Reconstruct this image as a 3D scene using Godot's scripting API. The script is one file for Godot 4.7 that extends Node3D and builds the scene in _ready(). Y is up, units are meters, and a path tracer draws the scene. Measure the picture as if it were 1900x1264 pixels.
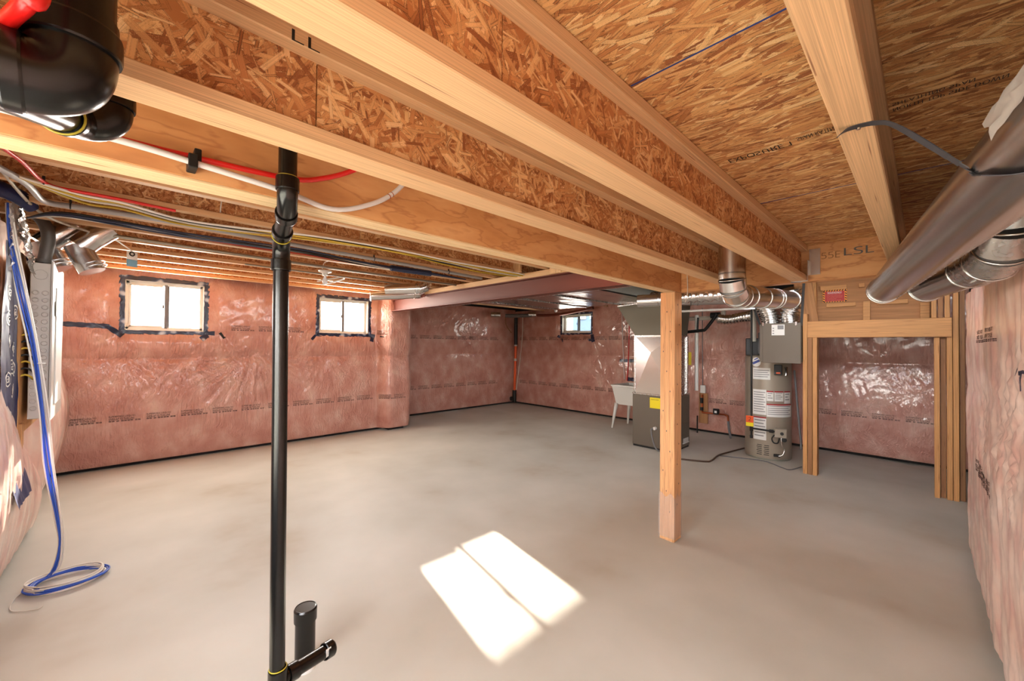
extends Node3D
# World frame: x = along the joists (a), y = up, z = -b, where b runs from the camera's corner to the window wall.

var M := {}
var rng := RandomNumberGenerator.new()
var noise := FastNoiseLite.new()
var used := {}
var none: Callable
var soft := 0.0   # how much of a blanket's fullness stays at its seam

func P(a, y, b) -> Vector3:
	return Vector3(a, y, -b)

# ---------------------------------------------------------------- nodes
func numbered(called: String) -> String:
	if not used.has(called):
		used[called] = 0
		return called
	used[called] += 1
	return "%s_%03d" % [called, used[called]]

func tag(o: Node, label: String, category: String, group := "") -> Node:
	o.set_meta("label", label)
	o.set_meta("category", category)
	if group != "":
		o.set_meta("group", group)
	return o

func thing(called: String, label: String, category: String, at: Vector3, group := "") -> Node3D:
	var o := Node3D.new()
	o.name = numbered(called)
	add_child(o, true)
	o.position = at
	tag(o, label, category, group)
	return o

func struct_root(called: String, at := Vector3.ZERO) -> Node3D:
	var o := Node3D.new()
	o.name = numbered(called)
	add_child(o, true)
	o.position = at
	o.set_meta("kind", "structure")
	return o

func new_st() -> SurfaceTool:
	var st := SurfaceTool.new()
	st.begin(Mesh.PRIMITIVE_TRIANGLES)
	return st

func mesh_node(called: String, mesh: Mesh, m: Material) -> MeshInstance3D:
	var o := MeshInstance3D.new()
	o.name = called
	o.mesh = mesh
	o.material_override = m
	return o

# world-coordinate geometry as a part of root (or of a part of it)
func part(root: Node3D, called: String, st, m: Material, label := "") -> MeshInstance3D:
	var mesh: Mesh = st.commit() if st is SurfaceTool else st
	var o := mesh_node(called, mesh, m)
	if root is MeshInstance3D:
		pass
	else:
		o.position = -root.position
	root.add_child(o, true)
	if label != "":
		o.set_meta("label", label)
	return o

# geometry in the root's own axes
func lpart(root: Node3D, called: String, st, m: Material, label := "") -> MeshInstance3D:
	var mesh: Mesh = st.commit() if st is SurfaceTool else st
	var o := mesh_node(called, mesh, m)
	root.add_child(o, true)
	if label != "":
		o.set_meta("label", label)
	return o

func recentred(st, o: Vector3) -> ArrayMesh:
	var mesh: Mesh = st.commit() if st is SurfaceTool else st
	var s2 := SurfaceTool.new()
	s2.append_from(mesh, 0, Transform3D(Basis(), -o))
	return s2.commit()

func base_of(mesh: Mesh) -> Vector3:
	var bb := mesh.get_aabb()
	return bb.position + Vector3(bb.size.x / 2, 0, bb.size.z / 2)

func solo(called: String, st, m: Material, label: String, category: String, group := "") -> MeshInstance3D:
	var mesh: Mesh = st.commit() if st is SurfaceTool else st
	var c := base_of(mesh)
	var o := mesh_node(numbered(called), recentred(mesh, c), m)
	add_child(o, true)
	o.position = c
	tag(o, label, category, group)
	return o

func struct_solo(called: String, st, m: Material) -> MeshInstance3D:
	var mesh: Mesh = st.commit() if st is SurfaceTool else st
	var c := base_of(mesh)
	var o := mesh_node(numbered(called), recentred(mesh, c), m)
	add_child(o, true)
	o.position = c
	o.set_meta("kind", "structure")
	return o

# ---------------------------------------------------------------- shapes
func tri(st: SurfaceTool, p: Array, n: Array, uv: Array) -> void:
	var flip: bool = (p[1] - p[0]).cross(p[2] - p[0]).dot(n[0] + n[1] + n[2]) > 0.0
	for i in ([0, 2, 1] if flip else [0, 1, 2]):
		st.set_normal(n[i])
		st.set_uv(uv[i])
		st.add_vertex(p[i])

func quad(st: SurfaceTool, p: Array, n: Array, uv: Array) -> void:
	tri(st, [p[0], p[1], p[2]], [n[0], n[1], n[2]], [uv[0], uv[1], uv[2]])
	tri(st, [p[0], p[2], p[3]], [n[0], n[2], n[3]], [uv[0], uv[2], uv[3]])

func fquad(st: SurfaceTool, a: Vector3, b: Vector3, c: Vector3, d: Vector3, toward: Vector3) -> void:
	var n := (b - a).cross(c - a).normalized()
	if n.dot(toward) < 0:
		n = -n
	quad(st, [a, b, c, d], [n, n, n, n], [Vector2(0, 1), Vector2(1, 1), Vector2(1, 0), Vector2(0, 0)])

func ftri(st: SurfaceTool, a: Vector3, b: Vector3, c: Vector3, toward: Vector3) -> void:
	var n := (b - a).cross(c - a).normalized()
	if n.dot(toward) < 0:
		n = -n
	tri(st, [a, b, c], [n, n, n], [Vector2(0, 1), Vector2(1, 1), Vector2(1, 0)])

func buv(p: Vector3, d: int, ax: int, off: Vector2) -> Vector2:
	if d == ax:
		return Vector2(p[(ax + 1) % 3], p[(ax + 2) % 3]) + off
	return Vector2(p[ax], p[3 - ax - d]) + off

# chamfered box; u runs along axis ax
func box(st: SurfaceTool, c: Vector3, s: Vector3, ax := 0, bev := 0.002, B := Basis()) -> void:
	var h := s / 2.0
	bev = minf(bev, minf(h.x, minf(h.y, h.z)) * 0.45)
	var off := Vector2(rng.randf() * 7.0, rng.randf() * 7.0)
	var pt := func(sg: Array, d: int) -> Vector3:
		var v := Vector3.ZERO
		for k in 3:
			v[k] = sg[k] * (h[k] - (0.0 if k == d else bev))
		return v
	var axes := [Vector3.RIGHT, Vector3.UP, Vector3.BACK]
	for d in 3:
		var e := (d + 1) % 3
		var f := (d + 2) % 3
		for sg in [-1, 1]:
			var ps := []
			var uv := []
			for q in [[-1, -1], [1, -1], [1, 1], [-1, 1]]:
				var s3 := [0, 0, 0]
				s3[d] = sg
				s3[e] = q[0]
				s3[f] = q[1]
				var v: Vector3 = pt.call(s3, d)
				uv.append(buv(v, d, ax, off))
				ps.append(c + B * v)
			var n: Vector3 = B * (axes[d] * float(sg))
			quad(st, ps, [n, n, n, n], uv)
	if bev <= 0.0:
		return
	for d in 3:
		var e := (d + 1) % 3
		var k := (d + 2) % 3
		for s1 in [-1, 1]:
			for s2 in [-1, 1]:
				var ps := []
				var uv := []
				for q in [[d, -1], [d, 1], [e, 1], [e, -1]]:
					var s3 := [0, 0, 0]
					s3[d] = s1
					s3[e] = s2
					s3[k] = q[1]
					var v: Vector3 = pt.call(s3, q[0])
					uv.append(buv(v, d, ax, off))
					ps.append(c + B * v)
				var n: Vector3 = B * (axes[d] * float(s1) + axes[e] * float(s2)).normalized()
				quad(st, ps, [n, n, n, n], uv)
	for sx in [-1, 1]:
		for sy in [-1, 1]:
			for sz in [-1, 1]:
				var ps := []
				for d in 3:
					ps.append(c + B * (pt.call([sx, sy, sz], d) as Vector3))
				var n := B * Vector3(sx, sy, sz).normalized()
				tri(st, ps, [n, n, n], [off, off, off])

# box by ranges of a, y and b
func rbox(st: SurfaceTool, a0, a1, y0, y1, b0, b1, ax := 0, bev := 0.002) -> void:
	box(st, P((a0 + a1) / 2.0, (y0 + y1) / 2.0, (b0 + b1) / 2.0), Vector3(absf(a1 - a0), absf(y1 - y0), absf(b1 - b0)), ax, bev)

# bar of a rectangular section from p to q; w across (horizontal), h the other way
func bar(st: SurfaceTool, p: Vector3, q: Vector3, w: float, h: float, bev := 0.002, up := Vector3.UP) -> void:
	var x := (q - p).normalized()
	if absf(x.dot(up)) > 0.98:
		up = Vector3.RIGHT
	var z := x.cross(up).normalized()
	var y := z.cross(x).normalized()
	box(st, (p + q) / 2.0, Vector3(p.distance_to(q), h, w), 0, bev, Basis(x, y, z))

func spl(pts: Array, n := 8) -> Array:
	var out := []
	for i in pts.size() - 1:
		var p0: Vector3 = pts[maxi(i - 1, 0)]
		var p1: Vector3 = pts[i]
		var p2: Vector3 = pts[i + 1]
		var p3: Vector3 = pts[mini(i + 2, pts.size() - 1)]
		for k in n:
			out.append(p1.cubic_interpolate(p2, p0, p3, float(k) / n))
	out.append(pts[-1])
	return out

# tube along a path with mitred joints; r is a number or an array; hard keeps the joints crisp
func tube(st: SurfaceTool, path: Array, r, seg := 10, caps := true, hard := false) -> void:
	var n := path.size()
	var t0: Vector3 = (path[1] - path[0]).normalized()
	var side := t0.cross(Vector3.UP if absf(t0.y) < 0.9 else Vector3.RIGHT).normalized()
	var prev := []
	var prevn := []
	var run := 0.0
	for i in n:
		var slope := 0.0
		if r is Array:
			var i0 := maxi(i - 1, 0)
			var i1 := mini(i + 1, n - 1)
			slope = (r[i1] - r[i0]) / maxf(path[i0].distance_to(path[i1]), 1e-5)
		var tin: Vector3 = (path[i] - path[i - 1]).normalized() if i > 0 else t0
		var tout: Vector3 = (path[i + 1] - path[i]).normalized() if i < n - 1 else tin
		var T := (tin + tout).normalized()
		if T.length() < 0.5:
			T = tin
		side = (side - tin * side.dot(tin)).normalized()
		var bi := tin.cross(side).normalized()
		var rad: float = r[i] if r is Array else r
		var ring := []
		var nin := []
		var side2 := (side - tout * side.dot(tout)).normalized()
		var bi2 := tout.cross(side2).normalized()
		var nout := []
		for k in seg:
			var an := TAU * k / seg
			var q := side * cos(an) + bi * sin(an)
			var off := q * rad
			var d := tin.dot(T)
			if d > 0.3:
				off -= tin * (off.dot(T) / d)
			ring.append(path[i] + off)
			var q2 := side2 * cos(an) + bi2 * sin(an)
			if hard:
				nin.append(q)
				nout.append(q2)
			else:
				var qn := ((q + q2).normalized() - T * slope).normalized()
				nin.append(qn)
				nout.append(qn)
		if i > 0:
			var u0 := run
			run += path[i].distance_to(path[i - 1])
			for k in seg:
				var k2 := (k + 1) % seg
				quad(st, [prev[k], prev[k2], ring[k2], ring[k]], [prevn[k], prevn[k2], nin[k2], nin[k]],
					[Vector2(u0, k * rad * TAU / seg), Vector2(u0, (k + 1) * rad * TAU / seg), Vector2(run, (k + 1) * rad * TAU / seg), Vector2(run, k * rad * TAU / seg)])
		if caps and (i == 0 or i == n - 1):
			var cn := -t0 if i == 0 else tin
			for k in seg:
				tri(st, [path[i], ring[k], ring[(k + 1) % seg]], [cn, cn, cn], [Vector2(0, 0), Vector2(0, 0.01), Vector2(0.01, 0)])
		prev = ring
		prevn = nout

func ring(st: SurfaceTool, c: Vector3, axis: Vector3, R: float, r: float, seg := 22, sub := 6) -> void:
	axis = axis.normalized()
	var x := axis.cross(Vector3.UP if absf(axis.y) < 0.9 else Vector3.RIGHT).normalized()
	var y := axis.cross(x)
	for i in seg:
		var ps := []
		var ns := []
		for q in [[i, 0], [i + 1, 0]]:
			var an: float = TAU * q[0] / seg
			var rad := x * cos(an) + y * sin(an)
			for k in sub + 1:
				var t := TAU * k / sub
				var nn := rad * cos(t) + axis * sin(t)
				ps.append(c + rad * R + nn * r)
				ns.append(nn)
		for k in sub:
			var l := sub + 1
			quad(st, [ps[k], ps[k + 1], ps[l + k + 1], ps[l + k]], [ns[k], ns[k + 1], ns[l + k + 1], ns[l + k]], [Vector2(0, 0), Vector2(0, .01), Vector2(.01, .01), Vector2(.01, 0)])

# surface of revolution about axis through c; prof holds [radius, height]; hard shading between profile segments
func lathe(st: SurfaceTool, c: Vector3, prof: Array, seg := 24, axis := Vector3.UP) -> void:
	axis = axis.normalized()
	var x := axis.cross(Vector3.FORWARD if absf(axis.z) < 0.9 else Vector3.RIGHT).normalized()
	var z := axis.cross(x)
	for i in prof.size() - 1:
		var r0: float = prof[i][0]
		var r1: float = prof[i + 1][0]
		var y0: float = prof[i][1]
		var y1: float = prof[i + 1][1]
		var sl := Vector2(y1 - y0, r0 - r1).normalized()
		if sl.length() < 0.5:
			continue
		for k in seg:
			var ps := []
			var ns := []
			var uv := []
			for q in [[k, 0], [k + 1, 0], [k + 1, 1], [k, 1]]:
				var an: float = TAU * q[0] / seg
				var rad := x * cos(an) + z * sin(an)
				ps.append(c + rad * (r1 if q[1] else r0) + axis * (y1 if q[1] else y0))
				ns.append((rad * sl.x + axis * sl.y).normalized())
				uv.append(Vector2(y1 if q[1] else y0, an * maxf(r0, r1)))
			if r0 < 1e-5:
				tri(st, [ps[0], ps[2], ps[3]], [ns[0], ns[2], ns[3]], [uv[0], uv[2], uv[3]])
			elif r1 < 1e-5:
				tri(st, [ps[0], ps[1], ps[2]], [ns[0], ns[1], ns[2]], [uv[0], uv[1], uv[2]])
			else:
				quad(st, ps, ns, uv)

# grid surface from f(i, j) -> Vector3, with optional holes; toward picks the side that normals face
func sheet(nu: int, nv: int, f: Callable, uvf: Callable, hole: Callable, toward: Vector3) -> ArrayMesh:
	var pos := PackedVector3Array()
	var nor := PackedVector3Array()
	var uvs := PackedVector2Array()
	pos.resize((nu + 1) * (nv + 1))
	nor.resize(pos.size())
	uvs.resize(pos.size())
	for j in nv + 1:
		for i in nu + 1:
			pos[j * (nu + 1) + i] = f.call(i, j)
			uvs[j * (nu + 1) + i] = uvf.call(i, j)
	var w := nu + 1
	var flip := 1.0
	var mid := (nv / 2) * w + nu / 2
	if (pos[mid + 1] - pos[mid]).cross(pos[mid + w] - pos[mid]).dot(toward) < 0:
		flip = -1.0
	for j in nv + 1:
		for i in w:
			var du := pos[j * w + mini(i + 1, nu)] - pos[j * w + maxi(i - 1, 0)]
			var dv := pos[mini(j + 1, nv) * w + i] - pos[maxi(j - 1, 0) * w + i]
			nor[j * w + i] = du.cross(dv).normalized() * flip
	var idx := PackedInt32Array()
	for j in nv:
		for i in nu:
			if hole.is_valid() and hole.call(i, j):
				continue
			var a := j * w + i
			if flip > 0:
				idx.append_array([a, a + w, a + 1, a + 1, a + w, a + w + 1])
			else:
				idx.append_array([a, a + 1, a + w, a + 1, a + w + 1, a + w])
	var arr := []
	arr.resize(Mesh.ARRAY_MAX)
	arr[Mesh.ARRAY_VERTEX] = pos
	arr[Mesh.ARRAY_NORMAL] = nor
	arr[Mesh.ARRAY_TEX_UV] = uvs
	arr[Mesh.ARRAY_INDEX] = idx
	var am := ArrayMesh.new()
	am.add_surface_from_arrays(Mesh.PRIMITIVE_TRIANGLES, arr)
	return am

# lettering W wide and H high (0 keeps its proportions), each point laid down by lay(x, y)
var sysfont := SystemFont.new()
func letters(text: String, W: float, H: float, lay: Callable, toward: Vector3) -> ArrayMesh:
	sysfont.font_names = PackedStringArray(["Droid Sans"])
	var tm := TextMesh.new()
	tm.text = text
	tm.font = sysfont
	tm.font_size = 24
	tm.pixel_size = 0.01
	tm.depth = 0.0
	tm.curve_step = 2.0
	var arr := tm.get_mesh_arrays()
	var vs: PackedVector3Array = arr[Mesh.ARRAY_VERTEX]
	var ix = arr[Mesh.ARRAY_INDEX]
	var bb := tm.get_aabb()
	var sx := W / bb.size.x
	var sy := (H / bb.size.y) if H > 0.0 else sx
	var st := new_st()
	var ids := []
	if ix == null or ix.size() == 0:
		for i in vs.size():
			ids.append(i)
	else:
		ids = Array(ix)
	for i in range(0, ids.size(), 3):
		var ps := []
		for k in 3:
			var v := vs[ids[i + k]]
			ps.append(lay.call((v.x - bb.position.x) * sx, (v.y - bb.position.y) * sy))
		tri(st, ps, [toward, toward, toward], [Vector2.ZERO, Vector2.RIGHT, Vector2.ONE])
	return st.commit()

func flat_lay(o: Vector3, right: Vector3, up: Vector3) -> Callable:
	return func(x: float, y: float) -> Vector3: return o + right * x + up * y

# ---------------------------------------------------------------- textures and materials
func osb_image(n: int, spread: float, count: int, sd: int) -> Image:
	var r := RandomNumberGenerator.new()
	r.seed = sd
	var d := PackedByteArray()
	d.resize(n * n * 3)
	for i in n * n:
		d[i * 3] = 176
		d[i * 3 + 1] = 120
		d[i * 3 + 2] = 74
	var tones := [[206, 160, 110], [196, 146, 98], [184, 130, 84], [214, 172, 124], [166, 112, 68], [200, 154, 106], [222, 188, 142], [146, 92, 54], [192, 140, 92], [210, 166, 118], [228, 198, 156]]
	for s in count:
		var t: Array = tones[r.randi() % tones.size()]
		var an := r.randfn(0.0, spread)
		var L := int(r.randf_range(28, 104))
		var W := int(r.randf_range(4, 19))
		var cx := r.randf() * n
		var cy := r.randf() * n
		var ca := cos(an)
		var sa := sin(an)
		var dk := 0.52 if r.randf() < 0.22 else 0.82
		var gr := r.randf_range(-0.10, 0.10)
		for j in W:
			var rowt := r.randf_range(0.95, 1.05)
			if j == 0 or j == W - 1:
				rowt *= dk
			var i0 := int(r.randf() * 5)
			var i1 := L - int(r.randf() * 8)
			for i in range(i0, i1):
				var x := posmod(int(cx + i * ca - j * sa), n)
				var y := posmod(int(cy + i * sa + j * ca), n)
				var k := (y * n + x) * 3
				var m := rowt * (1.0 + gr * (float(i) / L - 0.5))
				d[k] = clampi(int(t[0] * m), 0, 255)
				d[k + 1] = clampi(int(t[1] * m), 0, 255)
				d[k + 2] = clampi(int(t[2] * m), 0, 255)
	return Image.create_from_data(n, n, false, Image.FORMAT_RGB8, d)

func grain_image(n: int, sd: int, knots: int, depth: float) -> Image:
	var r := RandomNumberGenerator.new()
	r.seed = sd
	var fn := FastNoiseLite.new()
	fn.seed = sd
	fn.frequency = 1.0
	var d := PackedByteArray()
	d.resize(n * n * 3)
	var ks := []
	for k in knots:
		ks.append(Vector3(r.randf() * n, r.randf() * n, r.randf_range(4, 9)))
	for y in n:
		for x in n:
			var u := float(x) / n
			var v := float(y) / n
			# wrap in u by blending two samples
			var a := fn.get_noise_2d(u * 2.2, v * 26.0) * (1.0 - u) + fn.get_noise_2d((u - 1.0) * 2.2, v * 26.0) * u
			var b := fn.get_noise_2d(u * 5.0 + 9.0, v * 90.0)
			var g := 0.90 + depth * (a * 0.9 + b * 0.45)
			var kr := 0.0
			for k in ks:
				var dx: float = (x - k.x) * 0.55
				var dy: float = (y - k.y) * 1.6
				var q: float = (dx * dx + dy * dy) / (k.z * k.z)
				if q < 6.0:
					kr = maxf(kr, exp(-q * 1.3))
			var i := (y * n + x) * 3
			d[i] = clampi(int(255 * (g - kr * 0.33)), 0, 255)
			d[i + 1] = clampi(int(255 * (g * 0.99 - kr * 0.42)), 0, 255)
			d[i + 2] = clampi(int(255 * (g * 0.97 - kr * 0.46)), 0, 255)
	return Image.create_from_data(n, n, false, Image.FORMAT_RGB8, d)

# creases of taut film: mostly upright ridges, wrapped in both directions
func crease_image(n: int) -> Image:
	var fn := FastNoiseLite.new()
	fn.seed = 77
	fn.frequency = 1.0
	var d := PackedByteArray()
	d.resize(n * n)
	for y in n:
		for x in n:
			var u := TAU * x / n
			var v := TAU * y / n
			var w := fn.get_noise_3d(cos(u) * 1.1 + 5.0, sin(u) * 1.1, sin(v) * 1.6) * 1.4
			var a := fn.get_noise_3d(cos(u) * 4.5 + w, sin(u) * 4.5 + w, cos(v) * 0.9)
			var b := fn.get_noise_3d(cos(u) * 7.0, sin(u) * 7.0 + w, sin(v) * 1.5 + 9.0)
			var g := pow(1.0 - absf(a) * 1.7, 3.0) * 0.75 * clampf(0.5 + w, 0.0, 1.0) + 0.35 * pow(maxf(1.0 - absf(b) * 2.0, 0.0), 4.0)
			d[y * n + x] = clampi(int(255 * clampf(g, 0.0, 1.0)), 0, 255)
	return Image.create_from_data(n, n, false, Image.FORMAT_L8, d)

func tex(im: Image) -> ImageTexture:
	return ImageTexture.create_from_image(im)

func noise_tex(freq: float, cols: Array, sd: int, oct := 4, type := FastNoiseLite.TYPE_SIMPLEX_SMOOTH, n := 512) -> NoiseTexture2D:
	var f := FastNoiseLite.new()
	f.noise_type = type
	f.frequency = freq
	f.seed = sd
	f.fractal_octaves = oct
	var t := NoiseTexture2D.new()
	t.width = n
	t.height = n
	t.seamless = true
	t.noise = f
	if cols.size() > 0:
		var g := Gradient.new()
		var offs := PackedFloat32Array()
		var cs := PackedColorArray()
		for c in cols:
			offs.append(c[0])
			cs.append(c[1])
		g.offsets = offs
		g.colors = cs
		t.color_ramp = g
	return t

func mat(called: String, c: Color, rough := 0.6, metal := 0.0) -> StandardMaterial3D:
	var m := StandardMaterial3D.new()
	m.resource_name = called
	m.albedo_color = c
	m.roughness = rough
	m.metallic = metal
	M[called] = m
	return m

func wood(called: String, c: Color, t: Texture2D, su := 0.8, sv := 4.0, rough := 0.62) -> StandardMaterial3D:
	var m := mat(called, c, rough)
	m.albedo_texture = t
	m.uv1_scale = Vector3(su, sv, 1)
	return m

func make_materials() -> void:
	var g1 := tex(grain_image(384, 3, 4, 0.16))
	var g2 := tex(grain_image(384, 8, 9, 0.22))
	wood("pine", Color(0.91, 0.75, 0.56), g1)
	wood("pine_pale", Color(0.95, 0.82, 0.64), g1)
	wood("stud", Color(0.80, 0.585, 0.36), g2, 0.7, 5.0)
	wood("stud_dark", Color(0.62, 0.43, 0.26), g2, 0.7, 5.0)
	wood("post", Color(0.93, 0.72, 0.52), g2, 0.8, 5.0)
	wood("flange", Color(0.89, 0.72, 0.545), g1, 0.6, 9.0)
	var vt := noise_tex(0.008, [[0.0, Color(0.68, 0.46, 0.28)], [0.3, Color(0.78, 0.55, 0.34)], [0.45, Color(0.80, 0.58, 0.37)], [0.5, Color(0.72, 0.49, 0.30)], [0.56, Color(0.82, 0.60, 0.39)], [0.8, Color(0.85, 0.64, 0.43)], [1.0, Color(0.74, 0.52, 0.33)]], 61, 5)
	wood("lvl", Color(0.98, 0.97, 0.96), vt, 0.45, 1.6)
	var o1 := tex(osb_image(768, 1.3, 2600, 11))
	var o2 := tex(osb_image(768, 0.36, 3400, 12))
	var w := wood("osb_web", Color(1.0, 0.93, 0.86), o1, 1.5, 1.5, 0.7)
	w.heightmap_enabled = true
	w.heightmap_texture = o1
	w.heightmap_scale = 0.12
	var cl := wood("osb_floor", Color(1.0, 0.95, 0.86), o2, 1.15, 1.15, 0.7)
	cl.heightmap_enabled = true
	cl.heightmap_texture = o2
	cl.heightmap_scale = 0.15
	wood("panel_board", Color(0.70, 0.50, 0.32), g1, 0.5, 1.0, 0.7)
	# concrete
	var f := mat("concrete", Color(0.95, 0.95, 0.94), 0.6)
	f.albedo_texture = noise_tex(0.006, [[0.0, Color(0.71, 0.67, 0.61)], [0.3, Color(0.755, 0.74, 0.70)], [0.6, Color(0.78, 0.768, 0.732)], [1.0, Color(0.815, 0.80, 0.765)]], 5, 5)
	f.uv1_triplanar = true
	f.uv1_world_triplanar = true
	f.uv1_scale = Vector3(0.23, 0.23, 0.23)
	f.metallic_specular = 0.35
	mat("foundation", Color(0.13, 0.12, 0.115), 0.9)
	mat("slab_edge", Color(0.62, 0.59, 0.55), 0.85)
	# pink insulation behind clear film
	var ins := mat("insulation", Color(1, 1, 1), 0.42)
	ins.albedo_texture = noise_tex(0.010, [[0.0, Color(0.68, 0.45, 0.39)], [0.4, Color(0.73, 0.525, 0.465)], [0.62, Color(0.755, 0.565, 0.505)], [1.0, Color(0.80, 0.655, 0.59)]], 21, 5)
	ins.uv1_scale = Vector3(0.5, 0.45, 1)
	ins.heightmap_enabled = true
	ins.heightmap_texture = tex(crease_image(384))
	ins.heightmap_scale = 1.25
	ins.clearcoat_enabled = true
	ins.clearcoat = 0.7
	ins.clearcoat_roughness = 0.14
	var inp: StandardMaterial3D = ins.duplicate()
	inp.albedo_color = Color(1.0, 1.0, 0.99)
	inp.heightmap_scale = 0.15
	inp.resource_name = "insulation_pale"
	inp.albedo_texture = noise_tex(0.012, [[0.0, Color(0.81, 0.60, 0.56)], [0.4, Color(0.86, 0.71, 0.66)], [0.65, Color(0.87, 0.76, 0.71)], [1.0, Color(0.89, 0.81, 0.77)]], 22, 5)
	M["insulation_pale"] = inp
	mat("print_dark", Color(0.20, 0.09, 0.08), 0.5)
	mat("print_black", Color(0.05, 0.05, 0.05), 0.6)
	mat("print_white", Color(0.86, 0.86, 0.84), 0.5)
	mat("chalk", Color(0.16, 0.24, 0.50), 0.9)
	var tp := mat("tape", Color(1, 1, 1), 0.28)
	tp.albedo_texture = noise_tex(0.02, [[0.0, Color(0.075, 0.10, 0.20)], [0.62, Color(0.10, 0.13, 0.25)], [0.76, Color(0.25, 0.30, 0.42)], [0.84, Color(0.55, 0.60, 0.68)], [1.0, Color(0.8, 0.82, 0.86)]], 31, 2, FastNoiseLite.TYPE_SIMPLEX_SMOOTH, 256)
	tp.uv1_scale = Vector3(1.0, 1.0, 1)
	mat("wrap", Color(0.045, 0.10, 0.30), 0.5)
	var film := mat("film", Color(0.80, 0.77, 0.74, 0.62), 0.3)
	film.transparency = BaseMaterial3D.TRANSPARENCY_ALPHA
	var clear := mat("clear_film", Color(0.86, 0.80, 0.76, 0.34), 0.26)
	clear.transparency = BaseMaterial3D.TRANSPARENCY_ALPHA
	# metals
	var ga := mat("galv", Color(0.80, 0.80, 0.80), 0.30, 1.0)
	ga.roughness_texture = noise_tex(0.03, [[0.0, Color(0.75, 0.75, 0.75)], [1.0, Color(1, 1, 1)]], 41, 3)
	ga.uv1_scale = Vector3(2, 2, 1)
	mat("galv_bright", Color(0.86, 0.86, 0.86), 0.22, 1.0)
	mat("galv_dull", Color(0.62, 0.62, 0.58), 0.42, 0.85)
	mat("duct_dark", Color(0.70, 0.69, 0.68), 0.24, 1.0)
	mat("foil", Color(0.88, 0.88, 0.87), 0.22, 1.0)
	mat("steel_red", Color(0.37, 0.15, 0.08), 0.55, 0.1)
	mat("copper", Color(0.62, 0.32, 0.20), 0.35, 1.0)
	mat("strap", Color(0.33, 0.33, 0.35), 0.45, 0.7)
	# plastics and paints
	var ab := mat("abs", Color(0.024, 0.023, 0.023), 0.27)
	mat("abs_glue", Color(0.62, 0.55, 0.12), 0.4)
	mat("black", Color(0.035, 0.035, 0.035), 0.5)
	mat("pex_red", Color(0.78, 0.09, 0.08), 0.3)
	mat("pex_white", Color(0.80, 0.77, 0.76), 0.35)
	mat("white", Color(0.84, 0.83, 0.80), 0.45)
	mat("vinyl", Color(0.90, 0.895, 0.87), 0.4)
	mat("grey_pipe", Color(0.62, 0.62, 0.62), 0.4)
	mat("grey_paint", Color(0.72, 0.69, 0.65), 0.45)
	mat("conduit", Color(0.33, 0.31, 0.29), 0.5)
	mat("furnace", Color(0.40, 0.365, 0.32), 0.45, 0.2)
	mat("tank", Color(0.58, 0.54, 0.48), 0.35, 0.1)
	mat("pvc", Color(0.72, 0.69, 0.63), 0.45)
	mat("pvc_grey", Color(0.42, 0.42, 0.43), 0.45)
	mat("cable_yellow", Color(0.72, 0.60, 0.16), 0.45)
	mat("cable_white", Color(0.84, 0.82, 0.78), 0.45)
	mat("cable_blue", Color(0.16, 0.33, 0.72), 0.4)
	mat("cable_steel", Color(0.30, 0.36, 0.45), 0.45)
	mat("cable_navy", Color(0.13, 0.18, 0.30), 0.45)
	mat("cable_black", Color(0.05, 0.05, 0.06), 0.45)
	mat("cable_red", Color(0.66, 0.17, 0.09), 0.45)
	mat("orange", Color(0.85, 0.32, 0.07), 0.5)
	mat("yellow", Color(0.86, 0.78, 0.05), 0.5)
	mat("red_sign", Color(0.64, 0.045, 0.03), 0.5)
	mat("blue_sticker", Color(0.10, 0.22, 0.55), 0.4)
	mat("red_print", Color(0.62, 0.12, 0.12), 0.5)
	mat("grey_print", Color(0.50, 0.50, 0.50), 0.5)
	mat("hose", Color(0.30, 0.22, 0.16), 0.5)
	mat("lamp_glass", Color(0.86, 0.86, 0.86), 0.2)
	mat("siding", Color(0.72, 0.69, 0.62), 0.7)
	mat("siding_grey", Color(0.26, 0.34, 0.42), 0.7)
	mat("grass", Color(0.33, 0.36, 0.20), 0.95)
	var gl := mat("glass", Color(1, 1, 1, 0.06), 0.02)
	gl.transparency = BaseMaterial3D.TRANSPARENCY_ALPHA

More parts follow.
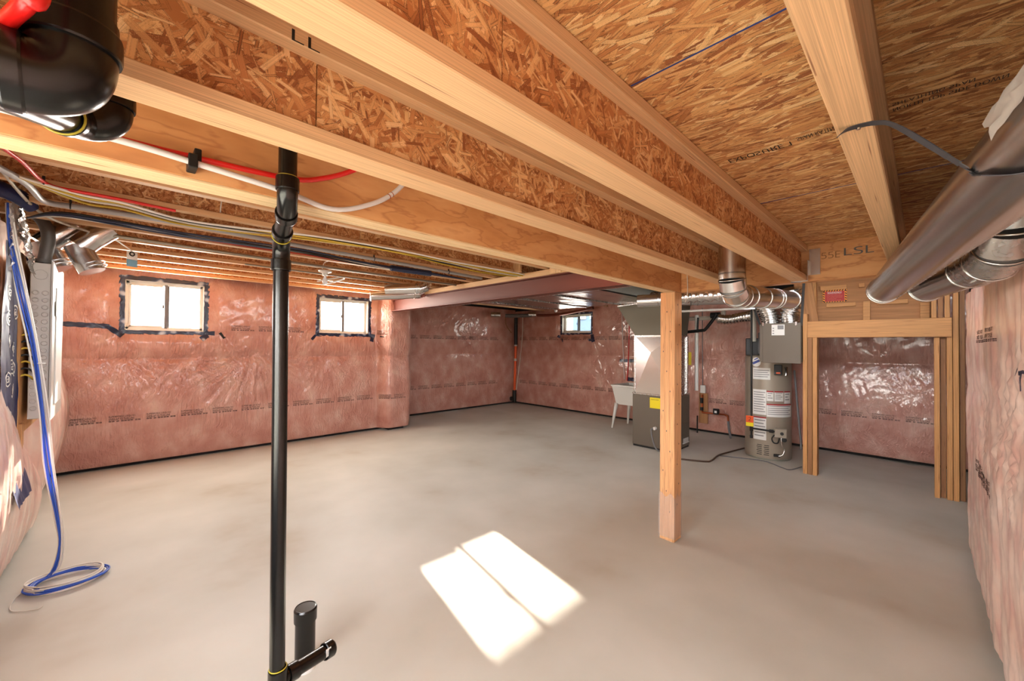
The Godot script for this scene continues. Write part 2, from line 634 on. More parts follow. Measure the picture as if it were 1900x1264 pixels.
# ---------------------------------------------------------------- scene
func _ready() -> void:
	rng.seed = 7
	noise.seed = 4
	noise.frequency = 1.0
	# camera
	var cam := Camera3D.new()
	cam.name = "camera"
	add_child(cam, true)
	cam.fov = 80.83257
	cam.near = 0.02
	cam.transform = Transform3D(Basis(Vector3(0.7161637, 0.0087391, 0.69787763), Vector3(-0.01485768, 0.9998859, 0.00272602), Vector3(-0.69777418, -0.01232112, 0.71621183)).orthonormalized(), Vector3(0, 1.65, 0))
	cam.current = true
	# sky and exposure
	var env := Environment.new()
	env.background_mode = Environment.BG_SKY
	var sk := ProceduralSkyMaterial.new()
	sk.sky_top_color = Color(0.80, 0.82, 0.86)
	sk.sky_horizon_color = Color(0.94, 0.93, 0.91)
	sk.ground_horizon_color = Color(0.70, 0.69, 0.66)
	sk.ground_bottom_color = Color(0.45, 0.43, 0.40)
	sk.sky_energy_multiplier = 3.2
	sk.ground_energy_multiplier = 1.6
	sk.sun_angle_max = 1.0
	var sky := Sky.new()
	sky.sky_material = sk
	env.sky = sky
	env.tonemap_mode = Environment.TONE_MAPPER_LINEAR
	env.tonemap_exposure = 2.08
	env.sdfgi_enabled = true
	env.ssao_enabled = true
	env.ssil_enabled = true
	var we := WorldEnvironment.new()
	we.name = "environment"
	we.environment = env
	add_child(we, true)
	# sun, low in the north, through the second window
	var sun := DirectionalLight3D.new()
	sun.name = "sun"
	add_child(sun, true)
	sun.look_at_from_position(Vector3.ZERO, Vector3(-0.188, -0.391, 1.0))
	sun.light_color = Color(1.0, 0.96, 0.90)
	sun.light_energy = 9.0
	sun.light_angular_distance = 0.6
	sun.shadow_enabled = true
	sun.sky_mode = DirectionalLight3D.SKY_MODE_LIGHT_ONLY
	# daylight entering at the windows: two in the north wall, one in the east wall, the wide one in the west wall beside the camera
	day_light(P(0.44, 2.14, 7.24), Vector2(0.8, 0.62), Vector3(0, 0, 1), 4.0)
	day_light(P(2.90, 2.14, 7.24), Vector2(0.8, 0.62), Vector3(0, 0, 1), 4.0)
	day_light(P(7.95, 2.2, 6.03), Vector2(0.8, 0.4), Vector3(-1, 0, 0), 0.5)
	day_light(P(-0.68, 1.45, 0.75), Vector2(1.9, 1.1), Vector3(1, 0, 0), 2.2)

	make_materials()
	build_shell()
	build_low_joists()
	build_far_ceiling()
	build_supports()
	build_drains()
	build_west_side()
	build_cables()
	build_stairs()
	build_furnace()
	build_heater()
	build_vents()
	build_right()
	build_corner()

func day_light(at: Vector3, size: Vector2, toward: Vector3, e: float) -> void:
	var l := AreaLight3D.new()
	l.name = numbered("window_daylight")
	add_child(l, true)
	l.look_at_from_position(at, at + toward)
	l.area_size = size
	l.light_energy = e
	l.light_color = Color(1.0, 0.965, 0.91)
	l.area_range = 14.0
	l.shadow_enabled = true

# ---- insulation blankets -------------------------------------------------
# stars: points where the film is gathered: [u, y, radius, depth, rays, phase]
func pillow(u: float, y: float, top: float, amp: float, stars: Array, seam := 1.43) -> float:
	var t: float
	if y < seam:
		t = clampf((y - 0.02) / (seam - 0.02), 0, 1)
	else:
		t = clampf((y - seam) / (top + 0.12 - seam), 0, 1)
	var d := amp * (pow(maxf(sin(PI * t), 0.0), 0.4) * (1.0 - soft) + soft)
	d += 0.012 * noise.get_noise_2d(u * 1.3 + 3.0, y * 1.1)
	if soft > 0.0:
		d += 0.009 * noise.get_noise_2d(u * 6.0, y * 0.22)
	# slack folds falling from the seam and fine creases
	var below := exp(-absf(y - (seam - 0.35)) * 2.2)
	d += 0.010 * below * maxf(0.0, noise.get_noise_2d(u * 9.0 + y * 2.0, y * 0.8 + 20.0))
	d += 0.005 * noise.get_noise_2d(u * 5.0 - y * 6.0, y * 3.0 + u * 2.0 + 50.0)
	for s in stars:
		var dx: float = u - s[0]
		var dy: float = y - s[1]
		var r := sqrt(dx * dx + dy * dy)
		if r < s[2] and r > 0.001:
			var k: float = r / s[2]
			var an := atan2(dy, dx)
			var w := clampf(1.9 * noise.get_noise_2d(an * s[4] * 0.42, s[5] * 7.0 + k * 1.1), -1.0, 1.0) + 0.25 * sin(an * s[4] + s[5])
			var mk := 1.0
			if s.size() > 6:
				mk = clampf((sin(an) * s[6] + 0.15) * 2.5, 0.0, 1.0)
			d += s[3] * w * sin(PI * pow(k, 0.6)) * 0.5 * mk
			d -= s[3] * 0.8 * exp(-k * 9.0) * mk
	return d

# blanket along a plan polyline of [a, b]; returns [mesh, place(u, y, lift)]
func blanket(plan: Array, y0: float, top: float, amp: float, stars: Array, holes: Array, toward: Vector3, step := 0.022, seam := 1.43) -> Array:
	var pts := []
	for q in plan:
		pts.append(Vector2(q[0], q[1]))
	var cum := [0.0]
	for i in pts.size() - 1:
		cum.append(cum[i] + pts[i].distance_to(pts[i + 1]))
	var total: float = cum[-1]
	var where := func(u: float) -> Array:
		var i := 0
		while i < pts.size() - 2 and u > cum[i + 1]:
			i += 1
		var k: float = (u - cum[i]) / maxf(cum[i + 1] - cum[i], 1e-6)
		return [pts[i].lerp(pts[i + 1], k), (pts[i + 1] - pts[i]).normalized()]
	var place := func(u: float, y: float, lift: float) -> Vector3:
		var e := 0.05
		var w: Array = where.call(clampf(u, 0, total))
		var w0: Array = where.call(clampf(u - e, 0, total))
		var w1: Array = where.call(clampf(u + e, 0, total))
		var p: Vector2 = (w[0] * 2.0 + w0[0] + w1[0]) / 4.0
		var tg: Vector2 = (w1[0] - w0[0]).normalized()
		var nn := Vector2(-tg.y, tg.x)
		if nn.dot(Vector2(toward.x, -toward.z)) < 0 and absf(nn.dot(Vector2(toward.x, -toward.z))) > 0.2:
			nn = -nn
		elif absf(nn.dot(Vector2(toward.x, -toward.z))) <= 0.2:
			nn = Vector2(tg.y, -tg.x)
		var d := pillow(u, y, top, amp, stars, seam)
		for h in holes:
			var q := maxf(maxf(h[0] - u, u - h[1]), maxf(h[2] - y, y - h[3]))
			d *= clampf(q / 0.16, 0.0, 1.0)
		d += lift
		p += nn * d
		return P(p.x, y, p.y)
	# grid lines that pass along the edges of the openings
	var us := grid_lines(0.0, total, step, holes, 0)
	var ys := grid_lines(y0, top, step, holes, 2)
	var mesh := sheet(us.size() - 1, ys.size() - 1,
		func(i, j): return place.call(us[i], ys[j], 0.0),
		func(i, j): return Vector2(us[i], ys[j]),
		func(i, j):
			for h in holes:
				if us[i] > h[0] - 0.001 and us[i + 1] < h[1] + 0.001 and ys[j] > h[2] - 0.001 and ys[j + 1] < h[3] + 0.001:
					return true
			return false,
		toward)
	return [mesh, place]

func grid_lines(a: float, b: float, step: float, holes: Array, k: int) -> Array:
	var stops := [a]
	for h in holes:
		stops.append(h[k])
		stops.append(h[k + 1])
	stops.append(b)
	stops.sort()
	var out := [a]
	for i in stops.size() - 1:
		var n := maxi(1, int(ceil((stops[i + 1] - stops[i]) / step)))
		if stops[i + 1] - stops[i] < 1e-4:
			continue
		for q in n:
			out.append(lerpf(stops[i], stops[i + 1], float(q + 1) / n))
	return out

# flat strip laid on a blanket from (u0, y0) to (u1, y1)
func tape_strip(root: Node3D, place: Callable, u0: float, y0: float, u1: float, y1: float, w: float, toward: Vector3, called := "tape_strip", m := "tape", lift := 0.004) -> void:
	var a := Vector2(u0, y0)
	var b := Vector2(u1, y1)
	var dr := (b - a).normalized()
	var nn := Vector2(-dr.y, dr.x)
	var n := maxi(3, int(a.distance_to(b) / 0.03))
	var ro := rng.randf() * 9.0
	part(root, called, sheet(n, 3,
		func(i, j):
			var q: Vector2 = a.lerp(b, float(i) / n) + nn * w * (float(j) / 3 - 0.5) * (1.0 + 0.12 * sin(i * 1.9 + ro))
			return place.call(q.x, q.y, lift),
		func(i, j): return Vector2(float(i) / n * a.distance_to(b) + ro, j * w / 3 + ro), none, toward), M[m])

# a printed mark of three lines repeated along a blanket
func print_row(root: Node3D, place: Callable, u0: float, u1: float, y: float, toward: Vector3, period := 0.36, wide := 0.25, leftward := false) -> void:
	var u := u0
	while u + wide < u1:
		var q := u
		var st := new_st()
		var lines := [["SUPERPOSEZ JUSQU'ICI", 0.026, 0.024, wide], ["OVERLAP TO THIS LINE", -0.004, 0.022, wide * 0.96], ["== = ==== ==", -0.026, 0.013, wide * 1.2]]
		for l in lines:
			var m := letters(l[0], l[3], l[2], func(x, yy): return place.call((q + wide - x) if leftward else (q + x), y + l[1] + yy, 0.003), toward)
			st.append_from(m, 0, Transform3D())
			st.append_from(m, 0, Transform3D(Basis(), Vector3(0, 0.003, 0)))
		part(root, "printed_mark", st, M["print_dark"])
		u += period

func build_shell() -> void:
	var st := new_st()
	rbox(st, -1.0, 9.0, -0.2, 0.0, -0.9, 9.0, 0, 0.0)
	struct_solo("floor", st, M["concrete"])
	# --- north wall: blanket with two windows, a padded pilaster and the set back length beyond it
	var wn := struct_root("wall_north", P(3.7, 0, 7.6))
	var conc := new_st()
	var w1 := [0.0, 0.87, 1.80, 2.50]
	var w2 := [2.44, 3.36, 1.83, 2.48]
	for q in [[-0.9, 0.0, 0.0, 3.0], [0.87, 2.44, 0, 3.0], [3.36, 4.05, 0, 3.0], [0.0, 0.87, 0, 1.80], [0.0, 0.87, 2.50, 3.0], [2.44, 3.36, 0, 1.83], [2.44, 3.36, 2.48, 3.0]]:
		rbox(conc, q[0], q[1], q[2], q[3], 7.42, 7.58, 0, 0.0)
	rbox(conc, 3.70, 4.02, 0, 2.28, 7.20, 7.42, 0, 0.0)
	rbox(conc, 3.9, 8.5, 0, 3.0, 8.28, 8.5, 0, 0.0)
	rbox(conc, 3.9, 4.04, 0, 3.0, 7.38, 8.4, 0, 0.0)
	part(wn, "foundation", conc, M["foundation"])
	var off := 0.62   # u = a + off along the first length
	var stars := [[1.02 + off, 1.80, 0.6, 0.018, 17.0, 0.3, -1.0], [-0.05 + off, 1.72, 0.45, 0.014, 12.0, 1.0], [1.50 + off, 1.52, 1.1, 0.036, 32.0, 2.0, -1.0], [2.55 + off, 1.50, 0.8, 0.014, 26.0, 1.1, -1.0], [0.0 + off, 1.46, 0.8, 0.020, 22.0, 0.1, -1.0], [2.42 + off, 1.80, 0.40, 0.014, 13.0, 0.8], [3.40 + off, 1.80, 0.30, 0.012, 11.0, 0.0], [0.62 + off, 1.45, 0.7, 0.018, 26.0, 0.5, -1.0],
		[3.75 + off, 1.45, 0.45, 0.014, 16.0, 0.5], [6.06, 1.84, 0.55, 0.018, 13.0, 0.4], [8.28, 1.80, 0.42, 0.030, 34.0, 0.0], [5.65, 0.45, 0.4, 0.010, 9.0, 2.0]]
	var holes := [[w1[0] + off, w1[1] + off, w1[2], w1[3]], [w2[0] + off, w2[1] + off, w2[2], w2[3]]]
	var bl := blanket([[-0.62, 7.36], [3.54, 7.36], [3.60, 7.24], [3.68, 7.13], [4.05, 7.13], [4.13, 7.22], [4.13, 8.22], [8.1, 8.22]], 0.05, 2.66, 0.055, stars, holes, Vector3(0, 0, 1))
	part(wn, "insulation_blanket", bl[0], M["insulation"])
	var pl: Callable = bl[1]
	print_row(wn, pl, 0.15, 4.0, 0.64, Vector3(0, 0, 1))
	print_row(wn, pl, 1.80, 2.9, 1.865, Vector3(0, 0, 1))
	print_row(wn, pl, 4.15, 4.6, 1.86, Vector3(0, 0, 1), 0.25, 0.2)
	print_row(wn, pl, 4.25, 4.75, 0.64, Vector3(0, 0, 1), 0.25, 0.2)
	print_row(wn, pl, 6.0, 9.4, 0.64, Vector3(0, 0, 1))
	print_row(wn, pl, 6.4, 9.4, 1.82, Vector3(0, 0, 1))
	var Z := Vector3(0, 0, 1)
	tape_strip(wn, pl, 0.02, 1.87, 0.50, 1.85, 0.06, Z)
	tape_strip(wn, pl, 0.48, 1.85, 0.62, 1.73, 0.06, Z)
	tape_strip(wn, pl, 1.66, 1.80, 1.72, 1.72, 0.035, Z, "tape_strip", "print_black")
	tape_strip(wn, pl, 1.48, 1.79, 1.60, 1.79, 0.06, Z)
	tape_strip(wn, pl, 1.44, 1.70, 1.52, 1.76, 0.07, Z)
	tape_strip(wn, pl, 2.95, 1.72, 3.02, 1.80, 0.045, Z)
	tape_strip(wn, pl, 4.02, 1.70, 4.06, 1.84, 0.07, Z)
	tape_strip(wn, pl, 4.25, 1.80, 4.33, 1.79, 0.02, Z, "tape_strip", "print_black")
	tape_strip(wn, pl, 5.85, 1.84, 6.30, 1.85, 0.06, Z)
	tape_strip(wn, pl, 6.28, 1.85, 6.42, 1.79, 0.05, Z)
	# pale sill plate above the blanket
	st = new_st()
	rbox(st, -0.75, 3.6, 2.655, 2.735, 7.22, 7.36, 0, 0.003)
	struct_solo("trim_1", st, M["vinyl"])
	make_window("window_1", P(0.435, 2.15, 7.36), 0.0, 0.87, 0.70, false)
	make_window("window_2", P(2.90, 2.155, 7.36), 0.0, 0.92, 0.65, false)
	# --- east wall
	var we := struct_root("wall_east", P(8.2, 0, 4.0))
	var e := new_st()
	var w3 := [5.58, 6.50, 1.97, 2.45]
	for q in [[-0.9, 5.58, 0.0, 3.0], [6.50, 8.6, 0, 3.0], [5.58, 6.5, 0, 1.97], [5.58, 6.5, 2.45, 3.0]]:
		rbox(e, 8.17, 8.34, q[2], q[3], q[0], q[1], 2, 0.0)
	part(we, "foundation", e, M["foundation"])
	# u runs from b = 8.25 downwards
	var es := [[1.75, 1.80, 0.5, 0.016, 11.0, 0.2], [2.75, 1.80, 0.4, 0.012, 9.0, 0.9], [3.05, 0.9, 0.5, 0.014, 9.0, 0.4], [6.1, 1.62, 0.85, 0.022, 22.0, 0.9, -1.0], [5.75, 0.35, 0.45, 0.014, 15.0, 0.4], [7.8, 1.46, 0.25, 0.010, 14.0, 0.2, 1.0], [8.2, 1.0, 0.45, 0.012, 12.0, 2.2]]
	var eb := blanket([[8.12, 8.25], [8.12, -0.45]], 0.05, 2.62, 0.055, es, [[8.25 - w3[1], 8.25 - w3[0], w3[2], w3[3]]], Vector3(-1, 0, 0))
	part(we, "insulation_blanket", eb[0], M["insulation"])
	var pe: Callable = eb[1]
	var X := Vector3(-1, 0, 0)
	print_row(we, pe, 0.3, 3.6, 0.63, X)
	print_row(we, pe, 0.3, 3.8, 1.83, X)
	print_row(we, pe, 5.4, 6.1, 0.62, X)
	print_row(we, pe, 7.0, 8.4, 0.63, X)
	tape_strip(we, pe, 3.46, 1.33, 3.86, 1.335, 0.07, X, "tape_strip", "tape", 0.006)
	tape_strip(we, pe, 3.66, 0.925, 3.90, 0.925, 0.08, X, "tape_strip", "tape", 0.006)
	tape_strip(we, pe, 2.70, 1.93, 2.75, 1.75, 0.09, X)
	tape_strip(we, pe, 2.62, 1.80, 2.80, 1.78, 0.05, X)
	tape_strip(we, pe, 1.70, 1.92, 1.68, 1.86, 0.09, X)
	tape_strip(we, pe, 1.80, 1.84, 1.83, 1.74, 0.03, X)
	make_window("window_3", P(8.12, 2.21, 6.04), -PI / 2, 0.92, 0.48, true)
	# --- west wall: studded wall with a wide window beside the camera, blanket beyond it
	var ww := struct_root("wall_west", P(-0.8, 0, 3.5))
	st = new_st()
	for q in [[-0.9, -0.25, 0, 3.0], [1.75, 8.0, 0, 3.0], [-0.25, 1.75, 0, 0.85], [-0.25, 1.75, 2.05, 3.0]]:
		rbox(st, -0.98, -0.74, q[2], q[3], q[0], q[1], 2, 0.0)
	part(ww, "foundation", st, M["foundation"])
	make_window("window_4", P(-0.76, 1.45, 0.75), PI / 2, 2.0, 1.2, false)
	# --- south wall: the padded wall on the right, and the wall behind the stairs
	st = new_st()
	rbox(st, -1.0, 5.04, 0, 2.4, -0.62, -0.46, 0, 0.0)
	rbox(st, 4.9, 8.5, 0, 3.0, -0.9, -0.72, 0, 0.0)
	var ws := struct_root("wall_south", P(3.0, 0, -0.5))
	part(ws, "foundation", st, M["foundation"])
	var sstars := [[3.55 + 0.0, 1.25, 0.5, 0.020, 14.0, 0.5], [3.1, 1.45, 0.4, 0.016, 12.0, 0.2], [4.35, 1.15, 0.4, 0.016, 10.0, 2.0]]
	# u runs from the near end (a = -0.6) to the far end and round it
	soft = 0.7
	var sb := blanket([[-0.6, -0.33], [4.98, -0.30], [5.08, -0.32], [5.12, -0.38], [5.12, -0.75]], 0.08, 2.10, 0.05, sstars, [], Vector3(-0.4, 0, -1), 0.03, 1.36)
	part(ws, "insulation_blanket", sb[0], M["insulation_pale"])
	var ps: Callable = sb[1]
	print_row(ws, ps, 4.05, 4.95, 0.86, Vector3(-0.4, 0, -1), 0.42, 0.3, true)
	print_row(ws, ps, 3.9, 4.9, 1.72, Vector3(-0.4, 0, -1), 0.5, 0.3, true)
	soft = 0.0
	tape_strip(ws, ps, 2.5, 1.50, 3.22, 1.53, 0.09, Vector3(-0.4, 0, -1))
	# --- low ceiling over the near bay
	st = new_st()
	rbox(st, -1.0, 3.46, 2.37, 2.40, -0.62, 1.46, 2, 0.0)
	var ce := struct_solo("ceiling", st, M["osb_floor"])
	# chalk lines on the subfloor
	for q in [[0.996, 0.56, 1.0, -0.3], [2.274, 0.57, 2.29, -0.3]]:
		st = new_st()
		bar(st, P(q[0], 2.3695, q[1]) - ce.position, P(q[2], 2.3695, q[3]) - ce.position, 0.005, 0.0008, 0.0)
		lpart(ce, "chalk_line", st, M["chalk"])
	for q in [["EXPOSURE 1", 1.655, 0.52, 0.20, 0.035], ["SPAN RATING 24", 1.64, 0.30, 0.14, 0.03], ["NORTH TOP SIDE DOWN", 1.640, 0.06, 0.22, 0.022], ["SHEATHING SPAN", 1.605, 0.06, 0.16, 0.02]]:
		lpart(ce, "stamp", letters(q[0], q[3], q[4], flat_lay(P(q[1], 2.3685, q[2]) - ce.position, Vector3(0, 0, 1), Vector3(1, 0, 0)), Vector3.DOWN), M["print_black"])
	# high ceiling
	st = new_st()
	rbox(st, -1.0, 9.0, 2.885, 2.915, 1.46, 9.0, 0, 0.0)
	rbox(st, 3.46, 9.0, 2.885, 2.915, -0.9, 1.46, 0, 0.0)
	struct_solo("ceiling", st, M["osb_floor"])
	# ground outside and the neighbouring house beyond the east window
	st = new_st()
	rbox(st, -6.0, 14.0, 1.45, 1.55, 8.6, 20.0, 0, 0.0)
	rbox(st, 8.5, 14.0, 1.45, 1.55, -4.0, 7.7, 0, 0.0)
	rbox(st, -6.0, -1.2, 0.5, 0.6, -3.0, 7.7, 0, 0.0)
	struct_solo("ground", st, M["grass"])
	var nh := thing("neighbour_house", "pale sided house wall seen through the small far window", "house", P(11.2, 1.55, 6.5))
	st = new_st()
	for k in 14:
		var bs := new_st()
		rbox(bs, 11.1, 11.2, 1.55, 5.0, 8.40 + k * 0.3, 8.695 + k * 0.3, 1, 0.01)
		part(nh, "siding_board", bs, M["siding"])
	st = new_st()
	rbox(st, 11.1, 11.3, 1.55, 5.0, 2.0, 8.38, 2, 0.0)
	part(nh, "wall", st, M["siding_grey"])
	for b in [7.35, 7.85]:
		st = new_st()
		rbox(st, 11.04, 11.12, 2.55, 3.6, b, b + 0.32, 1, 0.01)
		part(nh, "shutter", st, M["print_white"])

func make_window(called: String, at: Vector3, turn: float, W: float, H: float, small: bool) -> void:
	var o := struct_root(called, at)
	o.rotation.y = turn
	var zg := -0.10   # glass plane behind the wall face
	# reveal and outer frame
	var st := new_st()
	for s in [-1, 1]:
		box(st, Vector3(s * (W / 2 - 0.012), 0, -0.06), Vector3(0.024, H, 0.12), 1, 0.002)
		box(st, Vector3(0, s * (H / 2 - 0.012), -0.06), Vector3(W, 0.024, 0.12), 0, 0.002)
		box(st, Vector3(s * (W / 2 - 0.04), 0, zg - 0.01), Vector3(0.036, H - 0.04, 0.05), 1, 0.004)
		box(st, Vector3(0, s * (H / 2 - 0.04), zg - 0.01), Vector3(W - 0.05, 0.036, 0.05), 0, 0.004)
	lpart(o, "frame", st, M["vinyl"])
	# sliding sash with its meeting stile
	st = new_st()
	box(st, Vector3(0, 0, zg + 0.012), Vector3(0.034, H - 0.09, 0.03), 1, 0.004)
	box(st, Vector3(0.022, 0, zg - 0.018), Vector3(0.03, H - 0.09, 0.025), 1, 0.004)
	lpart(o, "meeting_stile", st, M["pvc_grey"])
	st = new_st()
	for s in [-1, 1]:
		box(st, Vector3(-W / 4, s * (H / 2 - 0.068), zg + 0.008), Vector3(W / 2 - 0.07, 0.022, 0.03), 0, 0.003)
	box(st, Vector3(-W / 2 + 0.068, 0, zg + 0.008), Vector3(0.022, H - 0.12, 0.03), 1, 0.003)
	lpart(o, "sash", st, M["vinyl"])
	for s in [-1, 1]:
		st = new_st()
		box(st, Vector3(s * (W / 4 - 0.012), 0, zg - 0.004 - 0.012 * s), Vector3(W / 2 - 0.08, H - 0.10, 0.004), 0, 0.0)
		lpart(o, "pane", st, M["glass"])
	st = new_st()
	box(st, Vector3(-0.03, 0.0, zg + 0.03), Vector3(0.018, 0.05, 0.014), 1, 0.004)
	lpart(o, "latch", st, M["pvc_grey"])
	if W > 1.5:
		return
	# wrinkled tape that seals the film to the frame
	for q in [[Vector2(-W / 2 - 0.03, H / 2 + 0.012), Vector2(W / 2 + 0.03, H / 2 + 0.012)], [Vector2(-W / 2 - 0.03, -H / 2 - 0.02), Vector2(W / 2 + 0.03, -H / 2 - 0.02)], [Vector2(-W / 2 - 0.012, -H / 2 - 0.05), Vector2(-W / 2 - 0.012, H / 2 + 0.03)], [Vector2(W / 2 + 0.014, -H / 2 - 0.05), Vector2(W / 2 + 0.014, H / 2 + 0.03)]]:
		var a: Vector2 = q[0]
		var b: Vector2 = q[1]
		var dr := (b - a).normalized()
		var nn := Vector2(-dr.y, dr.x)
		var n := 26
		var ro := rng.randf() * 20
		lpart(o, "tape_strip", sheet(n, 4,
			func(i, j):
				var w := 0.062 if not small else 0.05
				var c: Vector2 = a.lerp(b, float(i) / n) + nn * w * (float(j) / 4 - 0.5) * (1.0 + 0.18 * noise.get_noise_1d(i * 0.5 + ro))
				return Vector3(c.x, c.y, 0.012 + 0.012 * noise.get_noise_2d(i * 0.45 + ro, j * 0.8)),
			func(i, j): return Vector2(i * 0.03 + ro, j * 0.015), none, Vector3(0, 0, 1)), M["tape"])

# ---- joists ---------------------------------------------------------------
func i_joist(called: String, label: String, a0: float, a1: float, y0: float, y1: float, b: float, fw: float, fh: float, cuts: Array, group := "") -> Node3D:
	var o := thing(called, label, "joist", P((a0 + a1) / 2, y0, b), group)
	var st := new_st()
	rbox(st, a0, a1, y0, y0 + fh, b - fw / 2, b + fw / 2, 0, 0.003)
	part(o, "bottom_flange", st, M["flange"])
	st = new_st()
	rbox(st, a0, a1, y1 - fh, y1, b - fw / 2, b + fw / 2, 0, 0.003)
	part(o, "top_flange", st, M["flange"])
	var s := a0
	for c in cuts + [a1]:
		st = new_st()
		rbox(st, s, c - 0.003, y0 + fh, y1 - fh, b - 0.006, b + 0.006, 0, 0.0)
		part(o, "web_panel", st, M["osb_web"])
		s = c
	return o

func build_low_joists() -> void:
	i_joist("floor_joist", "low I-joist beside the drain pipes, nearest the doubled beam", -1.0, 3.44, 2.12, 2.368, 1.03, 0.09, 0.038, [0.33, 1.9, 3.05])
	i_joist("floor_joist", "low I-joist in the middle of the near bay, seen from below", -1.0, 3.44, 2.12, 2.368, 0.605, 0.09, 0.038, [0.55, 2.05])
	i_joist("floor_joist", "narrow pale joist above the metal strap and the straight round duct", -0.5, 3.44, 2.12, 2.368, 0.10, 0.062, 0.038, [1.5])
	var j0: Node3D = get_node("floor_joist")
	for q in [["LL", 0.262, 2.331, 0.06, 0.026]]:
		part(j0, "pencil_mark", letters(q[0], q[3], q[4], flat_lay(P(q[1], q[2], 1.03 - (0.0455 if q[2] > 2.3 else 0.0066)), Vector3(1, 0, 0), Vector3.UP), Vector3(0, 0, 1)), M["print_black"])
	# doubled beam along the joists, then the header that the joists hang from
	var o := thing("main_beam", "doubled orange wood beam resting on the timber post, parallel to the joists", "beam", P(1.2, 2.12, 1.5))
	for k in 2:
		var st := new_st()
		rbox(st, -1.0, 3.52, 2.12, 2.42, 1.455 + k * 0.046, 1.5 + k * 0.046, 0, 0.002)
		part(o, "ply", st, M["lvl"])
		st = new_st()
		rbox(st, -1.0, 3.34, 2.113, 2.12, 1.456 + k * 0.046, 1.499 + k * 0.046, 0, 0.001)
		part(o, "bottom_edge", st, M["pine_pale"])
	o = thing("header_beam", "wide orange header board stamped LSL at the joist ends, over the stair opening", "beam", P(3.5, 2.12, 0.5))
	var st := new_st()
	rbox(st, 3.45, 3.54, 2.12, 2.395, -0.6, 1.453, 2, 0.002)
	part(o, "board", st, M["lvl"])
	part(o, "stamp", letters("LSL", 0.15, 0.05, flat_lay(P(3.448, 2.27, 0.365), Vector3(0, 0, 1), Vector3.UP), Vector3(-1, 0, 0)), M["conduit"])
	part(o, "stamp", letters("1.55E", 0.16, 0.045, flat_lay(P(3.448, 2.262, 0.545), Vector3(0, 0, 1), Vector3.UP), Vector3(-1, 0, 0)), M["stud_dark"])
	# joist hanger
	o = thing("joist_hanger", "bright metal joist hanger at the end of the middle low joist", "bracket", P(3.44, 2.12, 0.55))
	st = new_st()
	rbox(st, 3.436, 3.449, 2.16, 2.34, 0.49, 0.553, 1, 0.001)
	part(o, "plate", st, M["galv_bright"])
	st = new_st()
	rbox(st, 3.39, 3.449, 2.115, 2.119, 0.555, 0.655, 1, 0.0005)
	rbox(st, 3.39, 3.449, 2.115, 2.26, 0.552, 0.556, 1, 0.0005)
	part(o, "seat", st, M["galv_bright"])

func build_far_ceiling() -> void:
	var words := ["nearest the doubled beam", "second from the doubled beam", "third from the doubled beam", "fourth from the doubled beam", "fifth from the doubled beam", "sixth from the doubled beam", "fifth from the window wall", "fourth from the window wall", "third from the window wall", "second from the window wall", "nearest the window wall"]
	var first: Node3D = null
	for k in 11:
		var b := 2.21 + 0.488 * k
		var label: String = "I-joist of the high ceiling, " + words[k]
		if first == null:
			first = i_joist("ceiling_joist", label, -0.95, 8.3, 2.58, 2.884, b, 0.062, 0.038, [0.4, 1.65, 2.9, 5.0, 6.6])
		else:
			var c: Node3D = first.duplicate()
			c.name = numbered("ceiling_joist")
			add_child(c, true)
			c.position = first.position + P((k % 3) * 0.07 - 0.07, 0, 0.488 * k)
			tag(c, label, "joist")
	# blocking seen past the beam
	for q in [[3.62, 3.0, "upright wood block behind the doubled beam, taller of two", 2.50], [3.60, 3.62, "short wood block between high joists above the steel beam", 2.58]]:
		var st := new_st()
		rbox(st, q[0] - 0.02, q[0] + 0.02, q[3], 2.88, q[1] - 0.07, q[1] + 0.07, 1, 0.003)
		solo("blocking", st, M["pine"], q[2], "block")

